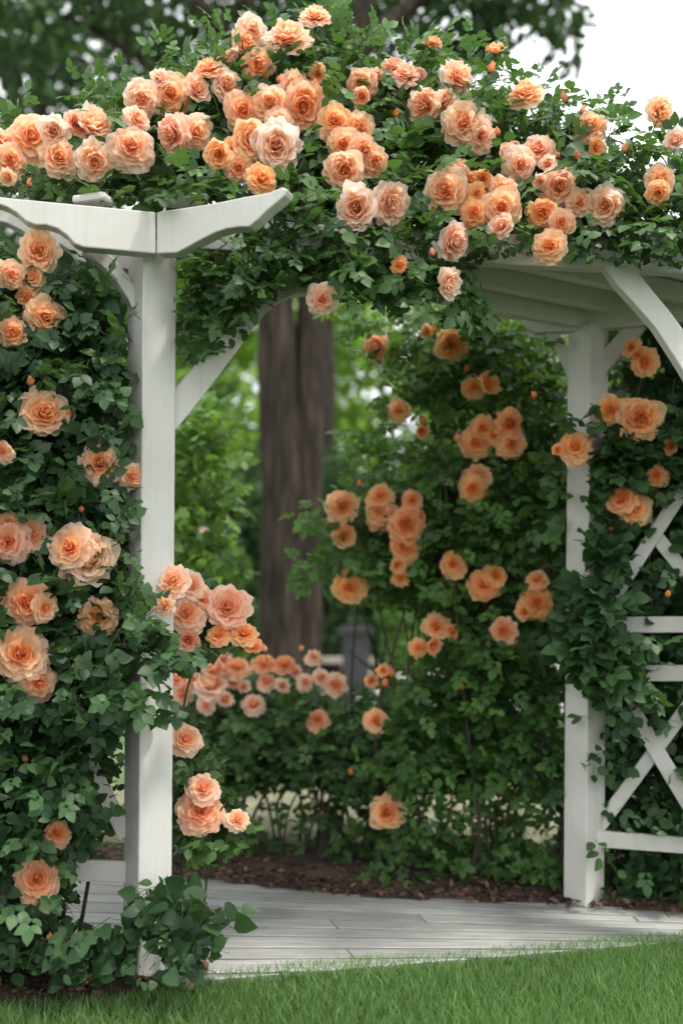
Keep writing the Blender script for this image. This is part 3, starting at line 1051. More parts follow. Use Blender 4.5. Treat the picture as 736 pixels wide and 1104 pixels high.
T_ROWS = [
    (3, 152, 30), (12, 172, 31), (34, 147, 45, (0, 0.3)), (58, 142, 28), (64, 170, 34), (82, 134, 24), (100, 137, 33, (0.2, 0.8)), (101, 120, 13), (102, 174, 37, (0, 0)), (142, 158, 45, (0, 0.35), 0.85),
    (9, 191, 16), (32, 196, 10), (153, 107, 34), (148, 128, 27), (184, 102, 38, (0, 0.1)), (172, 85, 17), (187, 144, 35, (-0.8, 0), 0.95), (340, 17, 32, (0, 1.3), 0.7), (272, 34, 30), (264, 49, 29),
    (310, 39, 46, (0, 1.0), 0.75), (252, 61, 15), (244, 66, 19, None, 0.95), (225, 73, 30, (-0.2, 1.3)), (278, 71, 31, (0, 0.1), 0.35), (244, 92, 31, (0.3, 0.3), 0.9), (262, 119, 37, (0, 0.2)), (291, 112, 35, (0, 0.2), 0.6),
    (316, 93, 29, (-0.2, 0.6), 0.7), (327, 114, 43, (0.1, 0)), (300, 130, 28), (343, 79, 17, None, 0.3), (340, 91, 12), (301, 84, 9), (211, 97, 26, (0.3, 0.6)), (361, 130, 36, (0, 0.3), 0.3), (211, 142, 36, (0.3, 0.1)),
    (236, 166, 25, (-0.2, 0), 0.2), (252, 160, 21, None, 0.25), (271, 150, 35, (0, 0.1), 0.35), (298, 158, 44, (0, 0.1), 1.0), (257, 181, 29, (0, 0.1), 0.6), (282, 192, 31, (0.3, 0.4), 0.15), (387, 137, 29, (0, 0.3), 0.5),
    (370, 154, 33, (0, 0.2), 0.5), (371, 183, 36, (0, 0), 0.6), (392, 162, 29), (405, 174, 28, (0.4, 0), 0.6), (384, 224, 40, (-0.1, 0), 1.0), (420, 220, 40, (0.5, 0), 0.9), (390, 90, 28), (390, 104, 17), (405, 82, 16),
    (424, 72, 25, (0, 1.1), 0.95), (438, 79, 28, (0.2, 1.1), 0.95), (452, 80, 13), (465, 46, 19, (0, 1.2), 0.4), (494, 82, 38, (0.7, 0.5), 0.85), (458, 114, 33, (-0.6, 0), 0.7), (477, 109, 32, (-0.2, 0.6), 1.0),
    (500, 132, 42, (0, 0.15), 0.7), (518, 147, 34, (0.3, -0.1), 0.95), (534, 56, 18, (0, 1.2), 0.2), (530, 72, 12), (566, 99, 36, (0, 1.15), 0.45), (427, 121, 10), (536, 141, 9), (480, 206, 43, (-0.2, 0.1), 0.7),
    (493, 184, 22), (505, 194, 16, None, 0.1), (520, 193, 17, None, 0.1), (514, 208, 19, None, 0.1), (511, 229, 27, (0, 0.1), 0.15), (542, 204, 32, (0.1, 0.5), 0.6), (541, 223, 38, (0.1, 0), 0.5), (540, 244, 24),
    (488, 260, 36, (0.9, -0.1), 1.0), (466, 271, 9, None, 1.0), (431, 286, 17, None, 0.05), (481, 305, 27, (0.9, 0), 0.9), (561, 177, 34, (0.3, 0), 0.9), (550, 165, 22), (580, 161, 32, (-0.1, 0.5), 0.9),
    (599, 166, 12), (602, 201, 38, (0.3, 0.1), 0.85), (584, 229, 28, (0, 0), 0.1), (605, 240, 26, (0, 0), 0.6), (582, 195, 13), (592, 265, 32, (0, 0.2), 0.4), (590, 177, 15), (608, 104, 12), (628, 117, 9),
    (636, 135, 33, (0, 0.6), 0.6), (642, 158, 17, None, 0.1), (674, 159, 11), (622, 166, 11), (710, 121, 29, (0.7, 0.3), 0.45), (729, 152, 22, None, 0.95), (712, 193, 30, (0.3, 0.3), 0.5), (709, 208, 23, (0, -0.2), 0.2),
    (625, 218, 29, (0.1, 0), 0.85), (652, 222, 38, (0, 0), 0.9), (347, 322, 32, (0, 0), 1.0),
]

L_ROWS = [(42, 270, 39, (0, 0.1)), (12, 296, 30), (35, 299, 22), (29, 320, 27), (49, 341, 40, (0.1, 0)), (14, 359, 34, (0, 0.1)), (54, 281, 15), (48, 446, 47, (0, 0.15)), (74, 446, 11), (33, 410, 12), (126, 443, 12),
          (107, 500, 44, (0.05, 0.1)), (143, 514, 27, (0.5, 0), 0.6), (3, 486, 24), (88, 549, 8, None, 1.0), (8, 584, 42, (-0.3, 0), 0.95), (32, 577, 34, (0.3, 0.3), 0.6), (8, 565, 22), (75, 590, 46, (-0.2, 0.2), 0.6),
          (93, 600, 50, (0.2, -0.05), 0.65), (28, 650, 46, (0, 0.05), 0.5), (49, 655, 28, (0.4, 0), 0.5), (106, 665, 39, (0.1, 0.1), 0.35), (22, 705, 54, (0, 0.15), 0.55), (42, 737, 38, (0.2, -0.2), 0.6),
          (62, 898, 27, (0.2, 0.5), 0.35), (40, 948, 44, (0.05, 0), 0.45), (53, 1010, 10), (27, 818, 11), (124, 443, 8)]

S_ROWS = [(186, 626, 34, (-0.3, 0.4), 0.7, 2.9), (206, 630, 32, (0.2, 0.5), 0.75), (202, 661, 38, (0, 0.3), 0.7), (246, 655, 42, (0.2, 0.3), 0.8), (178, 652, 22, (-0.6, 0.2), 0.7, 2.85), (203, 690, 22, (0, -0.3), 0.8), (218, 645, 26, (0.3, 0.3), 0.7),
          (200, 797, 33, (0.2, 0.2), 0.75), (216, 875, 45, (0, 0.2), 0.6), (219, 850, 32, (0.1, 0.6), 0.7), (256, 884, 25, (0.3, 0.5), 0.65), (236, 684, 26, (-0.2, 0.9), 0.1), (263, 683, 29, (0.1, 0.9), 0.15), (274, 698, 18, (0, 0.9), 0.2), (285, 699, 10)]

H_ROWS = [(284, 715, 25, (0, 1.5), 0.3), (306, 716, 25, (0, 1.5), 0.35), (338, 708, 19, (0, 1.4), 0.95), (325, 699, 8), (255, 719, 28, (0, 1.3), 0.45), (230, 723, 24, (0, 1.3), 0.9), (228, 740, 34, (0, 1.4), 0.9), (209, 734, 18, None, 0.8),
          (242, 755, 17), (196, 748, 24), (221, 761, 19), (251, 735, 14), (287, 734, 20, (0, 1.0), 1.0), (304, 740, 15), (329, 736, 19), (346, 731, 17), (361, 738, 24, (0.2, 0.4), 0.6), (353, 735, 15), (273, 759, 25, (0, 1.0), 0.9),
          (342, 776, 23, (-0.2, 0.5), 0.5), (190, 733, 18), (262, 741, 13), (318, 724, 13), (240, 712, 15)]

B_ROWS = [(407, 375, 27, (-0.8, 0.2), 0.5), (486, 372, 31, (0.1, 0), 0.1), (460, 357, 13), (467, 354, 9), (509, 417, 24, (-0.3, 0.2)), (525, 414, 22, (0.6, 0.4)), (503, 397, 9), (429, 442, 23, (-0.2, 0.2), 0.3), (456, 453, 12), (454, 465, 13),
          (512, 478, 31, (-0.1, 0)), (520, 462, 26), (534, 469, 22), (550, 457, 26), (551, 480, 28, (0.1, 0)), (493, 472, 12, None, 1.0), (515, 512, 28, (0.1, 0.5), 0.45), (509, 527, 28, (0, -0.1), 0.1), (387, 521, 8), (369, 546, 30, (0, 0.1)),
          (371, 577, 25, (0, 0.1)), (353, 564, 12), (410, 534, 28, (0, 0.5), 0.35), (409, 549, 29, (0, 0.1)), (409, 562, 25, (0, -0.1)), (443, 539, 24), (437, 566, 33, (0.1, 0.2)), (436, 590, 31, (0, 0)), (451, 558, 16), (428, 609, 16), (431, 623, 17),
          (376, 633, 34, (0, 0)), (488, 608, 28, (-0.2, 0.2)), (522, 631, 31, (0, 0.1)), (534, 620, 24, (0.4, 0.4)), (470, 676, 25, (0, 0.2), 0.3), (451, 699, 19), (466, 696, 16), (487, 681, 15), (543, 681, 27, (0.1, 0), 0.5), (578, 651, 33, (0, 0), 0.05),
          (579, 625, 22, (0, 0.6), 0.3), (565, 660, 16), (576, 427, 9), (405, 777, 24, (0.1, 0.2), 0.3), (413, 723, 13), (422, 725, 12), (415, 736, 11), (400, 734, 13), (417, 877, 32, (0.1, 0.1), 0.3), (378, 832, 9), (498, 740, 9)]

R_ROWS = [(658, 442, 27, (-0.1, 0), 0.1), (677, 440, 17), (690, 451, 39, (0.1, 0), 0.2), (620, 481, 35, (-0.1, 0.4), 0.15), (601, 485, 13), (708, 513, 23, (0, 0), 0.1), (669, 538, 30, (-0.2, 0.2), 0.15), (684, 549, 35, (0.1, 0.1), 0.25), (659, 567, 11),
          (723, 481, 17, None, 0.1), (709, 535, 9), (720, 640, 9), (680, 374, 19, None, 0.15), (695, 390, 28, (0.2, 0), 0.1), (688, 382, 15), (575, 425, 8)]

ALL_DISCS = np.array([(r[0], r[1], r[2] / 2, dd) for rows, dd in ((T_ROWS, 2.95), (L_ROWS, 2.72), (S_ROWS, 3.1), (H_ROWS, 4.4), (B_ROWS, 4.0), (R_ROWS, 3.62)) for r in rows])

# ---------------- the rose over the roof
T_POLY = [(-60, 150), (0, 138), (40, 128), (90, 118), (130, 104), (160, 86), (200, 80), (240, 56), (268, 40), (310, 44), (340, 36), (356, 66), (385, 78), (420, 72), (470, 70), (500, 84), (540, 90), (575, 104),
          (610, 120), (640, 142), (665, 166), (690, 192), (715, 196), (760, 160), (800, 150), (800, 282), (690, 276), (640, 268), (600, 266), (560, 262), (524, 278), (505, 300), (470, 318), (440, 330), (400, 338),
          (360, 318), (330, 308), (300, 318), (270, 345), (240, 378), (215, 392), (195, 398), (192, 275), (240, 250), (290, 225), (300, 208), (230, 222), (170, 228), (90, 222), (0, 213), (-60, 200)]


def df_top(px, py):
    return 2.86 + 0.0013 * np.clip(250 - py, 0, 260) + 0.0003 * np.clip(px - 300, 0, 500)


top = thing('climbing_rose', 'large peach flowered climbing rose heaped over the pergola roof', 'climbing rose', (1.3, 3.9, 0))
d_top = blooms(top, T_ROWS, df_top, 0.72, 0.28)
rej = make_reject(d_top, [M_TAILS, M_P1, M_ARCH, M_ARCH2, M_ROOF, M_WINDOW], T_POLY, 7, 0.0)
rej_free = make_reject(d_top, [M_TAILS, M_P1, M_ROOF, M_WINDOW])
fo = Foliage()
an = sample_poly(T_POLY, 1500, df_top, lambda x, y: np.where(y > 200, 0.45, 0.75), 0.45, 1)
fo.shoots(an, 0.046, 5, 0.045, out=(0, -0.5, 0.2), reject=rej, up=0.75, face=0.5)
# sprays that stand up along the ridge and against the sky
ridge = [(30, 128), (90, 112), (120, 100), (165, 72), (215, 66), (250, 45), (290, 26), (335, 25), (345, 50), (365, 70), (380, 68), (415, 56), (455, 60), (475, 62), (520, 68), (545, 85), (600, 105), (640, 128), (655, 140), (680, 180), (385, 85), (440, 75)]
ra = np.array([P(x + random.uniform(-9, 9), y + 14 + random.uniform(-4, 8), float(df_top(x, y)) + random.uniform(0, 0.3)) for x, y in ridge for _ in range(4)])
fo.shoots(ra, 0.04, 4, 0.03, out=(0.1, -0.15, 0.9), spread=0.35, reject=rej_free, tint=(0.4, 1.0))
# long arching canes into the sky on the right
arch = []
for x, y in ((650, 165), (660, 180), (668, 185), (696, 142), (730, 178)):
    arch += [P(x + random.uniform(-6, 6), y + random.uniform(-4, 6), 3.12 + random.uniform(-0.05, 0.2)) for _ in range(2)]
fo.shoots(np.array(arch), 0.04, 6, 0.032, out=(0.6, -0.1, 0.15), spread=0.3, reject=rej_free, tint=(0.3, 0.8))
# leaves hanging over the edge of the roof
hang = sample_poly([(520, 250), (600, 255), (700, 262), (760, 268), (760, 285), (690, 284), (600, 272), (540, 275), (505, 310), (470, 330), (490, 290)], 60, lambda x, y: 2.98 + 0 * x, 0.1)
fo.shoots(hang, 0.042, 4, 0.035, out=(0, -0.3, -0.6), spread=0.4, reject=make_reject(d_top, [([(512, 286), (560, 272), (640, 282), (760, 290), (760, 420), (560, 420), (530, 340)], 9, 1.0)]), face=0.8, up=0.3)
fo.build('foliage', [M_LEAF_TOP, M_CANE], top)
canes(top, [([P(698, 250, 3.5), P(640, 215, 3.25), P(560, 190, 3.15), P(460, 150, 3.2), P(380, 120, 3.25)], 0.009, 0.004),
            ([P(640, 250, 3.5), P(500, 230, 3.15), P(380, 260, 3.0), P(290, 290, 3.0), P(225, 370, 3.02)], 0.008, 0.003),
            ([P(430, 240, 3.3), P(300, 190, 3.1), P(180, 180, 3.05), P(60, 185, 3.0), (-1.3, 2.95, 2.5)], 0.008, 0.003),
            ([(1.45, 3.9, 0), (1.42, 3.7, 1.2), (1.4, 3.55, 2.3), P(740, 220, 3.4), P(640, 190, 3.2)], 0.013, 0.006),
            ([P(690, 180, 3.2), P(700, 150, 3.12), P(709, 128, 3.08)], 0.0025, 0.0015)], M_CANE)

# ---------------- the rose on the left post
L_POLY = [(-70, 268), (20, 262), (60, 282), (100, 290), (135, 320), (140, 420), (137, 520), (139, 640), (150, 660), (150, 740), (135, 780), (120, 800), (118, 880), (90, 930), (75, 1000), (60, 1030), (-70, 1050)]


def df_left(px, py):
    return 2.74 + 0.0009 * np.clip(px, 0, 150) + 0.0002 * np.clip(700 - py, 0, 400)


left = thing('climbing_rose', 'dark leaved climbing rose with big salmon blooms on the trellis beside the near post', 'climbing rose', (-1.0, 2.95, 0))
d_left = blooms(left, L_ROWS, df_left, 0.55, 0.12)
M_BR = ([(72, 260), (110, 268), (155, 325), (156, 362), (142, 352), (118, 310), (92, 288)], 3.0, 0.95)
M_BACKBEAM = ([(-10, 222), (40, 245), (75, 262), (100, 290), (60, 284), (0, 254)], 3.0, 0.85)
M_RAIL_L = ([(82, 927), (138, 927), (138, 953), (82, 953)], 3.0, 1.0)
M_DECK_L = ([(60, 953), (134, 953), (134, 1000), (80, 1002)], 3.0, 0.8)
M_SLATS_L = ([(100, 770), (84, 810), (118, 872), (126, 866), (98, 808), (106, 778)], 3.0, 0.9)
rej = make_reject(d_left, [M_TAILS, M_P1TIGHT, M_BR, M_BACKBEAM, M_RAIL_L, M_DECK_L, M_SLATS_L], L_POLY)
fo = Foliage()
an = sample_poly(L_POLY, 1450, df_left, 0.42, 0.5, 4)
fo.shoots(an, 0.047, 5, 0.046, reject=rej, width=0.76, tint=(0.05, 0.75))
# a spray across the post
sp = sample_poly([(120, 640), (165, 650), (178, 690), (160, 730), (150, 770), (120, 780)], 26, lambda x, y: 2.72 + 0 * x, 0.08)
fo.shoots(sp, 0.046, 4, 0.035, out=(0.5, -0.2, -0.1), spread=0.4, reject=make_reject(d_left, []), width=0.82)
ed = sample_poly([(118, 300), (138, 300), (140, 640), (120, 640)], 24, lambda x, y: 2.8 + 0 * x, 0.1)
fo.shoots(ed, 0.046, 3, 0.03, out=(0.3, -0.2, 0), spread=0.5, reject=make_reject(d_left, [([(150, 272), (193, 272), (189, 640), (152, 640)], 9, 1.0)]), width=0.82)
fo.build('foliage', [M_LEAF, M_CANE], left)
canes(left, [([(-1.05, 2.98, 0), (-0.98, 2.96, 0.6), (-0.9, 2.98, 1.2), (-0.8, 2.97, 1.8), (-0.95, 2.95, 2.25)], 0.011, 0.004),
             ([(-1.15, 2.93, 0), (-1.2, 2.9, 0.7), (-1.02, 2.93, 1.3), (-1.1, 2.92, 2.0)], 0.010, 0.004),
             ([(-0.85, 3.0, 0), (-0.78, 2.98, 0.5), (-0.86, 2.97, 1.0), (-0.72, 2.93, 1.55)], 0.008, 0.003)], M_CANE)

# ---------------- vine at the foot of the near post
V_POLY = [(132, 962), (165, 955), (188, 968), (215, 960), (232, 990), (220, 1040), (190, 1058), (150, 1062), (100, 1056), (60, 1060), (20, 1050), (40, 1015), (100, 1005)]
vine = thing('ground_vine', 'low sprawling vine with broad heart shaped leaves around the foot of the near post', 'vine', G(110, 1062))
fo = Foliage()
an = sample_poly(V_POLY, 80, lambda x, y: 2.68 + 0.0006 * np.clip(1060 - y, 0, 100), 0.12, 0.3, 9)
an[:, 2] = np.maximum(an[:, 2], 0.03)
rj = make_reject(d_left, [M_DECK_L, ([(148, 1010), (178, 1010), (178, 1062), (148, 1062)], 9, 0.75), ([(142, 900), (186, 900), (186, 948), (142, 948)], 9, 1.0), ([(80, 926), (138, 926), (138, 952), (80, 952)], 9, 1.0)], V_POLY, 9, 0.2)
fo.shoots(an, 0.054, 4, 0.036, out=(0, -0.35, 0.35), spread=0.5, rows=HEART_ROWS, width=0.86, compound=False, face=0.9, up=0.25, reject=rj, tint=(0.0, 0.5))
an = sample_poly([(195, 955), (225, 960), (238, 990), (235, 1040), (205, 1050), (190, 1010)], 24, lambda x, y: 2.74 + 0 * x, 0.1)
fo.shoots(an, 0.06, 4, 0.034, out=(0.25, -0.3, 0.3), spread=0.4, reject=make_reject(d_left, [], V_POLY, 9, 0.25), rows=HEART_ROWS, width=0.8, compound=False, face=0.9, up=0.25, tint=(0.1, 0.6))
an = sample_poly(V_POLY, 45, lambda x, y: 2.70 + 0.0006 * np.clip(1060 - y, 0, 100), 0.16, 0.3, 5)
an[:, 2] = np.maximum(an[:, 2], 0.06)
fo.shoots(an, 0.04, 4, 0.035, out=(0, -0.3, 0.5), spread=0.6, width=0.85, face=0.8, up=0.4, reject=rj, tint=(0.0, 0.6))
fo.build('foliage', [M_LEAF, M_CANE], vine)
canes(vine, [([G(140, 1064), P(150, 1010, 2.8), P(175, 975, 2.76), P(205, 965, 2.75), P(232, 985, 2.74)], 0.004, 0.002),
             ([G(110, 1066), P(90, 1030, 2.75), P(50, 1020, 2.72), P(10, 1035, 2.7)], 0.004, 0.002)], M_CANE)

# ---------------- small rose behind the near post
S_POLY = [(172, 640), (196, 612), (225, 625), (252, 648), (262, 690), (240, 720), (205, 722), (198, 780), (225, 800), (236, 845), (262, 868), (272, 892), (240, 925), (196, 935), (180, 840)]


def df_s(px, py):
    return 3.12 + 0 * px


small = thing('rose_bush', 'slender rose bush with coral and salmon blooms directly behind the near post', 'rose bush', G(196, 975))
d_s = blooms(small, S_ROWS, df_s, 0.65)
fo = Foliage()
an = sample_poly(S_POLY, 400, df_s, 0.3, 0.3, 6)
fo.shoots(an, 0.046, 4, 0.04, reject=make_reject(d_s, [M_P1TIGHT], S_POLY, 7, 0.0))
fo.build('foliage', [M_LEAF_TOP, M_CANE], small)
canes(small, [([(-0.55, 3.4, 0), (-0.56, 3.3, 0.4), (-0.54, 3.25, 0.85), (-0.45, 3.2, 1.1)], 0.006, 0.003),
              ([(-0.5, 3.42, 0), (-0.46, 3.3, 0.3), (-0.44, 3.22, 0.55)], 0.005, 0.003)], M_CANE)

# ---------------- rose hedge beyond the deck
H_POLY = [(150, 760), (200, 735), (240, 720), (300, 722), (350, 735), (400, 745), (440, 745), (450, 820), (440, 860), (400, 858), (300, 852), (220, 862), (150, 875)]


def df_h(px, py):
    return 4.35 + 0.0016 * np.clip(800 - py, 0, 100)


hedge = thing('rose_bush', 'bushy rose hedge with pale pink rounded blooms on bare stems behind the deck', 'rose bush', (-0.25, 4.6, 0))
d_h = blooms(hedge, H_ROWS, df_h, 0.92)
fo = Foliage()
an = sample_poly(H_POLY, 820, df_h, 0.75, 0.35, 2)
rej_h = make_reject(d_h, [M_WINDOW], H_POLY)
rej_h2 = make_reject(d_h, [M_WINDOW])
fo.shoots(an, 0.046, 4, 0.045, reject=rej_h, rows=LEAF_ROWS_LO, up=0.85, tint=(0.3, 1.0))
an = sample_poly([(188, 870), (440, 870), (440, 962), (188, 950)], 130, lambda x, y: 4.35 + 0 * x, 0.7, 0.6, 3)
fo.shoots(an, 0.042, 4, 0.04, reject=rej_h2, rows=LEAF_ROWS_LO)
fo.build('foliage', [M_LEAF_TOP, M_CANE], hedge)
sp = []
for i in range(30):
    x = -0.95 + 1.3 * i / 29 + random.uniform(-0.04, 0.04)
    y = random.uniform(4.3, 4.85)
    sp.append(([(x, y, 0.02), (x + random.uniform(-.06, .06), y, 0.2), (x + random.uniform(-.14, .14), y + random.uniform(-.05, .05), 0.48), (x + random.uniform(-.2, .2), y, random.uniform(0.6, 0.8))], random.uniform(0.005, 0.011), 0.004))
canes(hedge, sp, M_WOODCANE)

# ---------------- tall rose beyond the deck, right of the opening
B_POLY = [(402, 352), (398, 372), (425, 400), (430, 440), (470, 445), (455, 480), (428, 500), (432, 530), (380, 530), (358, 545), (352, 580), (362, 640), (400, 655), (450, 662), (486, 668), (462, 690), (440, 720), (420, 745), (395, 765), (378, 800),
          (380, 850), (612, 868), (612, 350), (585, 352), (535, 325), (500, 322), (440, 325)]


def df_b(px, py):
    return 3.95 + 0.0012 * np.clip(560 - px, 0, 240)


tall = thing('climbing_rose', 'tall loose climbing rose with apricot orange blooms between the opening and the far post', 'climbing rose', (0.7, 4.5, 0))
d_b = blooms(tall, B_ROWS, df_b, 0.18, 0.14)
fo = Foliage()
an = sample_poly(B_POLY, 1500, df_b, 0.9, 0.5, 7)
rej_b = make_reject(d_b, [M_P2, M_WINDOW], B_POLY, 9)
rej_b2 = make_reject(d_b, [M_P2, M_WINDOW])
fo.shoots(an, 0.050, 5, 0.05, reject=rej_b, rows=LEAF_ROWS_LO, up=0.75, tint=(0.05, 0.9))
an = sample_poly([(380, 880), (610, 880), (610, 972), (440, 968)], 190, lambda x, y: 3.95 + 0 * x, 0.9, 0.6, 5)
fo.shoots(an, 0.045, 4, 0.04, reject=rej_b2, rows=LEAF_ROWS_LO)
tips = np.array([P(x, y, 4.1 + random.uniform(0, .2)) for x, y in ((428, 490), (425, 385), (440, 460), (400, 470), (360, 545), (365, 600), (358, 620), (420, 520), (480, 520), (440, 400), (410, 355), (450, 420), (395, 345)) for _ in range(3)])
fo.shoots(tips, 0.046, 5, 0.034, out=(-0.6, -0.2, 0.15), spread=0.35, rows=LEAF_ROWS_LO, tint=(0.6, 1.0), reject=make_reject(d_b, []))
fo.build('foliage', [M_LEAF_BACK, M_CANE], tall)
sp = []
for i in range(26):
    x = 0.15 + 0.95 * i / 25 + random.uniform(-0.03, 0.03)
    y = random.uniform(4.0, 4.8)
    sp.append(([(x, y, 0.02), (x + random.uniform(-.06, .06), y, 0.3), (x + random.uniform(-.14, .14), y + random.uniform(-.05, .05), 0.7), (x + random.uniform(-.25, .2), y, random.uniform(1.0, 2.1))], random.uniform(0.006, 0.013), 0.004))
canes(tall, sp, M_WOODCANE)

# ---------------- rose on the side rails at the right
R_POLY = [(646, 372), (690, 350), (800, 340), (800, 962), (655, 962), (648, 800)]


def df_r(px, py):
    return 3.74 - 0.0006 * np.clip(px - 650, 0, 150)


right = thing('climbing_rose', 'orange flowered climbing rose wound round the far post and crossed side rails', 'climbing rose', (1.25, 4.0, 0))
d_r = blooms(right, R_ROWS, lambda x, y: df_r(x, y) - 0.1, 0.15, 0.1)
MR = [M_P2LOW, M_RAILS, M_RAILS2, M_RAILS3, M_X1, M_X2, M_X3, M_X4, M_ROOF]
fo = Foliage()
an = sample_poly(R_POLY, 950, lambda x, y: df_r(x, y) + 0.06, 0.6, 0.4, 8)
fo.shoots(an, 0.052, 5, 0.05, reject=make_reject(d_r, MR + [M_P2]), rows=LEAF_ROWS_LO)
wrap = [(612, 470), (650, 470), (680, 470), (736, 455), (745, 505), (700, 520), (660, 520), (650, 560), (662, 600), (655, 640), (662, 690), (690, 745), (650, 760), (640, 720), (622, 730), (612, 690), (618, 650), (625, 610), (640, 560), (640, 510), (615, 500)]
an = sample_poly(wrap, 205, lambda x, y: 3.62 + 0 * x, 0.09)
fo.shoots(an, 0.056, 4, 0.035, spread=0.55, reject=make_reject(d_r, MR + [([(609, 500), (640, 500), (633, 560), (628, 625), (609, 625)], 9, 0.85), ([(608, 735), (640, 750), (640, 980), (606, 980)], 9, 0.9)]), width=0.85)
bits = np.array([P(x, y, 3.63) for x, y in ((632, 812), (640, 822), (650, 812), (628, 826), (640, 905), (650, 915), (636, 775), (655, 785), (648, 800), (700, 760), (690, 770), (712, 720), (655, 930))])
fo.shoots(bits, 0.058, 2, 0.02, spread=0.6, reject=None, width=0.85, compound=False)
fo.build('foliage', [M_LEAF, M_CANE], right)
canes(right, [([(1.1, 3.95, 0.02), (1.08, 3.85, 0.6), (1.02, 3.72, 1.2), (1.1, 3.74, 1.8), (1.2, 3.7, 2.2)], 0.012, 0.005),
              ([(1.25, 3.95, 0.02), (1.3, 3.8, 0.7), (1.22, 3.74, 1.4), (1.3, 3.7, 2.1)], 0.010, 0.004),
              ([(1.0, 3.95, 0.02), (1.02, 3.9, 0.5), (0.93, 3.66, 1.0), (1.05, 3.64, 1.5)], 0.009, 0.004)], M_CANE)

# ---------------- young shrub just right of the near post
y_sh = thing('shrub', 'thin young shrub with light green leaves just past the near post', 'shrub', (-0.85, 4.9, 0))
fo = Foliage()
an = sample_poly([(175, 430), (200, 420), (218, 450), (228, 500), (212, 560), (226, 620), (215, 700), (150, 720), (150, 430)], 170, lambda x, y: 4.6 + 0 * x, 0.5, 0.4, 4)
fo.shoots(an, 0.06, 5, 0.05, out=(0.2, -0.2, 0.5), rows=LEAF_ROWS_LO, tint=(0.2, 1.0), reject=make_reject(np.zeros((0, 4)), [M_P1TIGHT]))
fo.build('foliage', [M_YOUNG, M_CANE], y_sh)
canes(y_sh, [([(-0.85, 4.9, 0), (-0.86, 4.9, 1.0), (-0.84, 4.85, 2.0)], 0.012, 0.004), ([(-0.9, 4.95, 0), (-0.95, 4.9, 1.0), (-0.8, 4.85, 1.7)], 0.010, 0.004)], M_CANE)

#@@FAR
# ================================================================== BEYOND THE GARDEN
def crown_leaves(centers, radii, n, leaf, squash=0.75, shell=0.5, tint=(0.0, 1.0), seed=0):
    """leaf blades spread through a set of soft clumps"""
    c = np.array(centers, float); r = np.array(radii, float)
    w = r ** 2 / (r ** 2).sum()
    i = RNG.choice(len(c), n, p=w)
    v = unit(RNG.normal(0, 1, (n, 3)))
    t = shell + (1 - shell) * RNG.random(n) ** 0.6
    t = t * RNG.uniform(0.75, 1.12, n)
    p = c[i] + v * (r[i] * t)[:, None] * np.array((1, 1, squash))
    ax = unit(RNG.normal(0, 0.7, (n, 3)) + v * 0.5 + np.array((0, 0, -0.4)))
    nr = unit(v * 0.6 + np.array((0, -0.1, 0.6)) + RNG.normal(0, 0.5, (n, 3)))
    ct = RNG.uniform(tint[0], tint[1], len(c))
    tv = np.clip(ct[i] * 0.6 + 0.4 * RNG.random(n), 0, 1)
    V, T, Q, nv = leaflet_mesh(p, ax, nr, leaf * RNG.uniform(0.6, 1.3, n), 0.8, LEAF_ROWS_LO)
    return V, T, Q, np.repeat(tv, nv)


def tree(label, base, height, crown_r, crown_z, n_clump, n_leaf, leaf, mat, bark, trunk_r, group=None, spread=1.0, lean=(0, 0), name='tree', cat='tree', zsq=0.8, low=None):
    t = thing(name, label, cat, base, group)
    b = np.array(base, float)
    cen, rad = [], []
    for k in range(n_clump):
        a = random.uniform(0, 6.283)
        rr = crown_r * spread * math.sqrt(random.random()) * 0.8
        zz = crown_z + (random.uniform(-1, 1)) * (height - crown_z) * 0.85
        f = 1 - 0.45 * ((zz - crown_z) / max(0.1, height - crown_z)) ** 2
        cen.append((b[0] + lean[0] + rr * f * math.cos(a), b[1] + lean[1] + rr * f * math.sin(a), zz))
        rad.append(crown_r * random.uniform(0.28, 0.5))
    V, T, Q, A = crown_leaves(cen, rad, n_leaf, leaf, zsq)
    obj_np('crown', V, [(Q, 0), (T, 0)], [mat], t, {'tint': A})
    tubes = []
    top = np.array((b[0] + lean[0] * 0.7, b[1] + lean[1] * 0.7, crown_z + (height - crown_z) * 0.4))
    path = smooth_path([b, b + (top - b) * 0.35 + np.array((random.uniform(-.1, .1), 0, 0)), b + (top - b) * 0.7, top], 4)
    tubes.append((path, [trunk_r * (1.25 if i == 0 else 1 - 0.75 * i / (len(path) - 1)) for i in range(len(path))]))
    for k in range(min(7, n_clump)):
        s = path[random.randint(len(path) // 2, len(path) - 2)]
        e = np.array(cen[k])
        tubes.append((smooth_path([s, s + (e - s) * 0.5 + np.array((0, 0, 0.15 * crown_r)), e], 4), [trunk_r * 0.38 * (1 - 0.85 * i / 8) for i in range(9)]))
    tubes_obj('trunk', tubes, bark, t, 8, trunk_r * 0.15)
    return t


def B(px, d):
    return ((px - CX) / F * d, d, 0.0)


# the twin-stemmed tree seen through the arch
big = thing('tree', 'thick grey trunk forking into two stems, seen through the arch of the pergola', 'tree', B(314, 9.0))


def T9(px, py, d=9.0):
    return P(px, py, d)


l_path = smooth_path([T9(309, 806), T9(306, 700), T9(305, 600), T9(303, 520), T9(299, 430), T9(297, 330), T9(288, 200), T9(272, 60), T9(250, -120)], 4)
r_path = smooth_path([T9(321, 806, 9.08), T9(323, 700, 9.08), T9(325, 600, 9.08), T9(327, 520, 9.08), T9(332.5, 430, 9.1), T9(336.5, 330, 9.1), T9(352, 200), T9(380, 60), T9(420, -100)], 4)
px2m = 9.0 / F


def lerp_r(n, vals):
    return np.interp(np.linspace(0, 1, n), np.linspace(0, 1, len(vals)), vals)


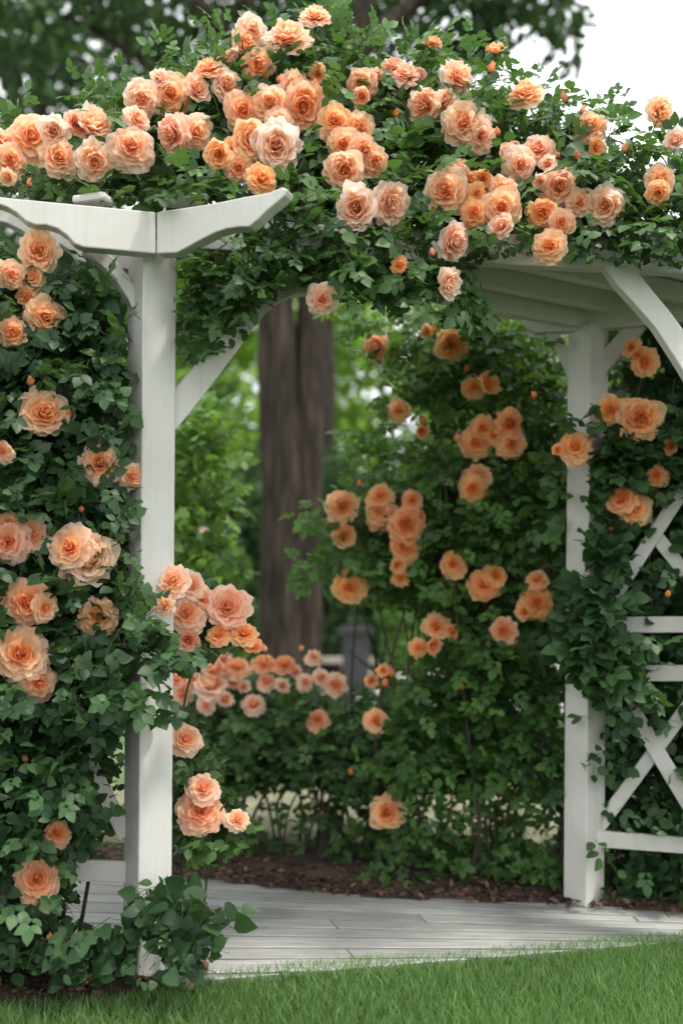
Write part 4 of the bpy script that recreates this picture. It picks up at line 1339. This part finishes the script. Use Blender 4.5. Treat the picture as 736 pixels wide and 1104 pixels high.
tubes = [(l_path, lerp_r(len(l_path), [v * px2m for v in (30, 26, 24, 23, 21, 19, 17, 14, 8)])), (r_path, lerp_r(len(r_path), [v * px2m for v in (28, 24, 22, 20, 18.5, 17.5, 16, 12, 7)]))]
limbs = [((288, 200), (210, 110), (120, 40), (20, 0)), ((352, 200), (430, 110), (500, 40), (580, 10)), ((380, 60), (470, -10), (560, -20), (630, 10)), ((272, 60), (180, -20), (100, -70), (10, -100))]
for L4 in limbs:
    pts = [T9(x, y, 9.0 + 0.5 * k) for k, (x, y) in enumerate(L4)]
    path = smooth_path(pts, 4)
    tubes.append((path, lerp_r(len(path), [0.10, 0.07, 0.045, 0.02])))
tubes_obj('trunk', tubes, M_BARK, big, 14, 0.03)
cen, rad = [], []
for px, py, r_ in ((30, 20, .55), (90, -20, .6), (150, 30, .4), (200, 40, .5), (260, -30, .7), (300, 20, .5), (350, -10, .6), (400, 50, .5), (380, 100, .4), (430, 10, .55), (460, 70, .38), (490, 20, .42), (520, 30, .36),
                   (520, -20, .45), (560, -15, .4), (585, 0, .36), (600, 30, .26), (608, 58, .22), (618, 22, .2), (560, 20, .24), (590, -40, .5), (505, 70, .28), (470, 110, .3), (0, 70, .45), (220, 100, .4), (330, 90, .4), (-60, 30, .6), (-40, -60, .8), (150, -90, 1.), (330, -120, 1.1), (500, -110, .9), (620, -80, .45)):
    p = T9(px, py, random.uniform(9.0, 11.0)); cen.append(p); rad.append(r_ * 1.05)
V, T, Q, A = crown_leaves(cen, rad, 8800, 0.12, 0.8, 0.25)
obj_np('crown', V, [(Q, 0), (T, 0)], [M_TREE_DARK], big, {'tint': A})

# other trees
def tree_at(label, px, d, y_top, y_bot, r_px, mat, n_leaf, leaf, bark=M_BARK_DARK, clumps=22, trunk=0.2, group=None, name='tree', cat='tree', zsq=0.8):
    s = d / F
    zt = H + (HY - y_top) * s
    zb = max(0.3, H + (HY - y_bot) * s)
    return tree(label, B(px, d), zt, r_px * s, (zt + zb) / 2, clumps, n_leaf, leaf, mat, bark, trunk, group, name=name, cat=cat, zsq=zsq)


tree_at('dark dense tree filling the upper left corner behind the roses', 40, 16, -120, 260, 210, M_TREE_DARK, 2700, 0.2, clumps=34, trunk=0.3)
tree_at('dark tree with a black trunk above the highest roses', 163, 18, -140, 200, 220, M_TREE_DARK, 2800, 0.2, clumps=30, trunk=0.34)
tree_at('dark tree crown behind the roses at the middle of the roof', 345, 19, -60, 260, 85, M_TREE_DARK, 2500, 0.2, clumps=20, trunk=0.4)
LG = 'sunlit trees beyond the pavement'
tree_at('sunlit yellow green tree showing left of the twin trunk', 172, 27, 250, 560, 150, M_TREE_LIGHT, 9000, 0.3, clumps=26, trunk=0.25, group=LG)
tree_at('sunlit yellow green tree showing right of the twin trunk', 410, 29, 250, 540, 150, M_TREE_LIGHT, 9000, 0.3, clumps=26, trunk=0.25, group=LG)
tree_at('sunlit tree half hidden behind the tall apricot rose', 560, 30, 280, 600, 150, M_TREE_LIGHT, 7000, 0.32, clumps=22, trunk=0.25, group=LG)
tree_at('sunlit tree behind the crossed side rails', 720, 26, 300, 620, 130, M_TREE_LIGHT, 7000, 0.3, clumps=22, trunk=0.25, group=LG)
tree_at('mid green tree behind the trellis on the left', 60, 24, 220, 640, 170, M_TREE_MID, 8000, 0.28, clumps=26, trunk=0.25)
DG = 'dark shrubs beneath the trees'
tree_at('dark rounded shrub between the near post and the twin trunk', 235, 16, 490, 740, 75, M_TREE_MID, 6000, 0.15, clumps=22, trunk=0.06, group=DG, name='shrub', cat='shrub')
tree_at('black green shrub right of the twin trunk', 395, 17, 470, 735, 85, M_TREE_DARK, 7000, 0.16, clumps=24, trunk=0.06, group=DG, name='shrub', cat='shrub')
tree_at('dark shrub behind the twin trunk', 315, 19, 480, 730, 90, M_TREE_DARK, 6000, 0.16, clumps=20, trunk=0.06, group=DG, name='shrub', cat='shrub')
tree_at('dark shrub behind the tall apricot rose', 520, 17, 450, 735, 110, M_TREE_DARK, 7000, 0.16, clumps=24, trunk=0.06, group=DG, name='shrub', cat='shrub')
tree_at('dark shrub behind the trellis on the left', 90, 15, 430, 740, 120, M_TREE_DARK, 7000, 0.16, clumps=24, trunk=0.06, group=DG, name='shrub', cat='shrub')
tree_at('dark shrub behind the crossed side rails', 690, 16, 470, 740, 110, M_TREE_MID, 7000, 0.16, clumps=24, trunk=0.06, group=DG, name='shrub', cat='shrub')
pk = tree_at('pale green shrub dotted with tiny pink flowers left of the twin trunk', 222, 9.5, 575, 760, 48, M_YOUNG, 3500, 0.08, clumps=18, trunk=0.04, name='shrub', cat='shrub')
tree_at('low light green shrub below the tall apricot rose', 440, 12, 652, 720, 36, M_YOUNG, 2500, 0.08, clumps=14, trunk=0.03, name='shrub', cat='shrub')
for x, y in ((210, 548), (226, 552), (216, 560), (200, 562), (232, 545), (219, 575), (240, 560), (245, 612), (206, 590)):
    bloom(pk, P(x, y, 9.3), 0.04, (0, -1, 0.4), 'cup', 1.0)

# far edge of the wood
def treeline():
    cen, rad = [], []
    for i in range(60):
        x = -34 + 68 * i / 59 + random.uniform(-1, 1)
        y = random.uniform(42, 50)
        for z in (0.8, 2.6, 4.6):
            cen.append((x + random.uniform(-.6, .6), y, z * random.uniform(.8, 1.2))); rad.append(random.uniform(1.2, 2.0))
    V, T, Q, A = crown_leaves(cen, rad, 26000, 0.5, 0.9, 0.3)
    o = obj_np('distant_woods', V, [(Q, 0), (T, 0)], [M_TREE_MID], None, {'tint': A})
    tag(o, 'hazy edge of woodland far behind the garden', 'woods', kind='stuff')


treeline()

# grey stone planter and bench beyond the trunk
pl = thing('stone_planter', 'blurred square grey planter standing on the pavement right of the trunk', 'planter', B(384, 14))
c = np.array(B(384, 14))
bm = bmesh.new()
for z0, z1, w in ((0.004, 0.12, 0.30), (0.12, 0.93, 0.20)):
    prism(bm, [c + np.array((sx * w * (1.12 if z1 > .5 and 0 else 1), sy * w, z0)) for sx, sy in ((1, 1), (1, -1), (-1, -1), (-1, 1))], (0, 0, z1 - z0))
obj_bm('box', bm, M_STONE, pl, bevel=0.02)
bm = bmesh.new()
prism(bm, [c + np.array((sx * .24, sy * .24, 0.932)) for sx, sy in ((1, 1), (1, -1), (-1, -1), (-1, 1))], (0, 0, 0.12))
obj_bm('rim', bm, M_STONE, pl, bevel=0.03)
be = thing('stone_bench', 'blurred low pale grey bench on the pavement at the foot of the trunk', 'bench', B(364, 15.5))
c = np.array(B(364, 15.5))
bm = bmesh.new()
prism(bm, [c + np.array((sx * .6, sy * .24, 0.43)) for sx, sy in ((1, 1), (1, -1), (-1, -1), (-1, 1))], (0, 0, 0.09))
obj_bm('seat', bm, M_PALESTONE, be, bevel=0.02)
for s in (-1, 1):
    bm = bmesh.new()
    prism(bm, [c + np.array((s * .42 + sx * .09, sy * .2, 0.004)) for sx, sy in ((1, 1), (1, -1), (-1, -1), (-1, 1))], (0, 0, 0.424))
    obj_bm('leg', bm, M_STONE, be, bevel=0.015)

# stones and dropped blooms at the bed edge
bm = bmesh.new()
bmesh.ops.create_icosphere(bm, subdivisions=3, radius=1)
for v in bm.verts:
    w = mnoise.noise(v.co * 1.3) * 0.3
    v.co = Vector((v.co.x * 0.07 * (1 + w), v.co.y * 0.035 * (1 + w), v.co.z * 0.014 * (1 + w)))
st = obj_bm('stone', bm, M_PALESTONE, None, True)
st.location = Vector(G(118, 1086)) + Vector((0, 0, 0.012))
tag(st, 'flat pale edging stone half sunk in the mulch before the post', 'stone')
fb = bpy.data.objects.new('fallen_blossom', CUP[1])
COL.objects.link(fb)
fb.location = Vector(G(206, 1069)) + Vector((0, 0, 0.025))
fb.rotation_euler = (R(70), R(20), 0.4)
fb.scale = (0.018, 0.018, 0.018)
fb.color = (1.0, 0, 0, 1)
tag(fb, 'faded pale rose bloom fallen on the grass edge by the post', 'fallen bloom')

#@@LIGHT
# ================================================================== LIGHT AND CAMERA
w = bpy.data.worlds.new('World')
scene.world = w
w.use_nodes = True
nt = w.node_tree
nt.nodes.clear()
SUN_EL, SUN_AZ = R(66), R(64)          # azimuth measured from behind the camera toward the right
sun_dir = Vector((math.sin(SUN_AZ) * math.cos(SUN_EL), -math.cos(SUN_AZ) * math.cos(SUN_EL), math.sin(SUN_EL)))
sky = nt.nodes.new('ShaderNodeTexSky')
sky.sky_type = 'NISHITA'
sky.sun_disc = False
sky.sun_elevation = SUN_EL
sky.sun_rotation = math.atan2(sun_dir.x, sun_dir.y)
sky.dust_density = 3.0
mx = nt.nodes.new('ShaderNodeMix'); mx.data_type = 'RGBA'
mx.inputs[0].default_value = 0.76
mx.inputs[7].default_value = (16.4, 16.5, 16.6, 1)     # thin white cloud
nt.links.new(sky.outputs[0], mx.inputs[6])
bg = nt.nodes.new('ShaderNodeBackground'); bg.inputs[1].default_value = 0.15
nt.links.new(mx.outputs[2], bg.inputs[0])
wo = nt.nodes.new('ShaderNodeOutputWorld')
nt.links.new(bg.outputs[0], wo.inputs[0])

sl = bpy.data.lights.new('sun', 'SUN')
sl.energy = 3.8
sl.angle = R(5)
sl.color = (1.0, 0.94, 0.85)
so = bpy.data.objects.new('sun', sl)
so.rotation_euler = sun_dir.to_track_quat('Z', 'Y').to_euler()
so.location = (2, -3, 6)
COL.objects.link(so)

cd = bpy.data.cameras.new('camera')
cd.sensor_fit = 'HORIZONTAL'
cd.sensor_width = 36.0
cd.lens = 36.0 * F / 736.0
cd.shift_y = (HY - 552.0) / 736.0
cd.clip_start = 0.05
cd.clip_end = 400
cd.dof.use_dof = True
cd.dof.focus_distance = 2.95
cd.dof.aperture_fstop = 1.55
co = bpy.data.objects.new('camera', cd)
co.location = (0, 0, H)
co.rotation_euler = (R(90), ROLL, 0)
COL.objects.link(co)
scene.camera = co

scene.view_settings.view_transform = 'Standard'
scene.view_settings.look = 'None'
scene.view_settings.exposure = 0
scene.view_settings.gamma = 1
scene.cycles.max_bounces = 12
scene.cycles.diffuse_bounces = 8
scene.cycles.transmission_bounces = 10
scene.cycles.glossy_bounces = 3
scene.cycles.transparent_max_bounces = 4
scene.cycles.use_denoising = True
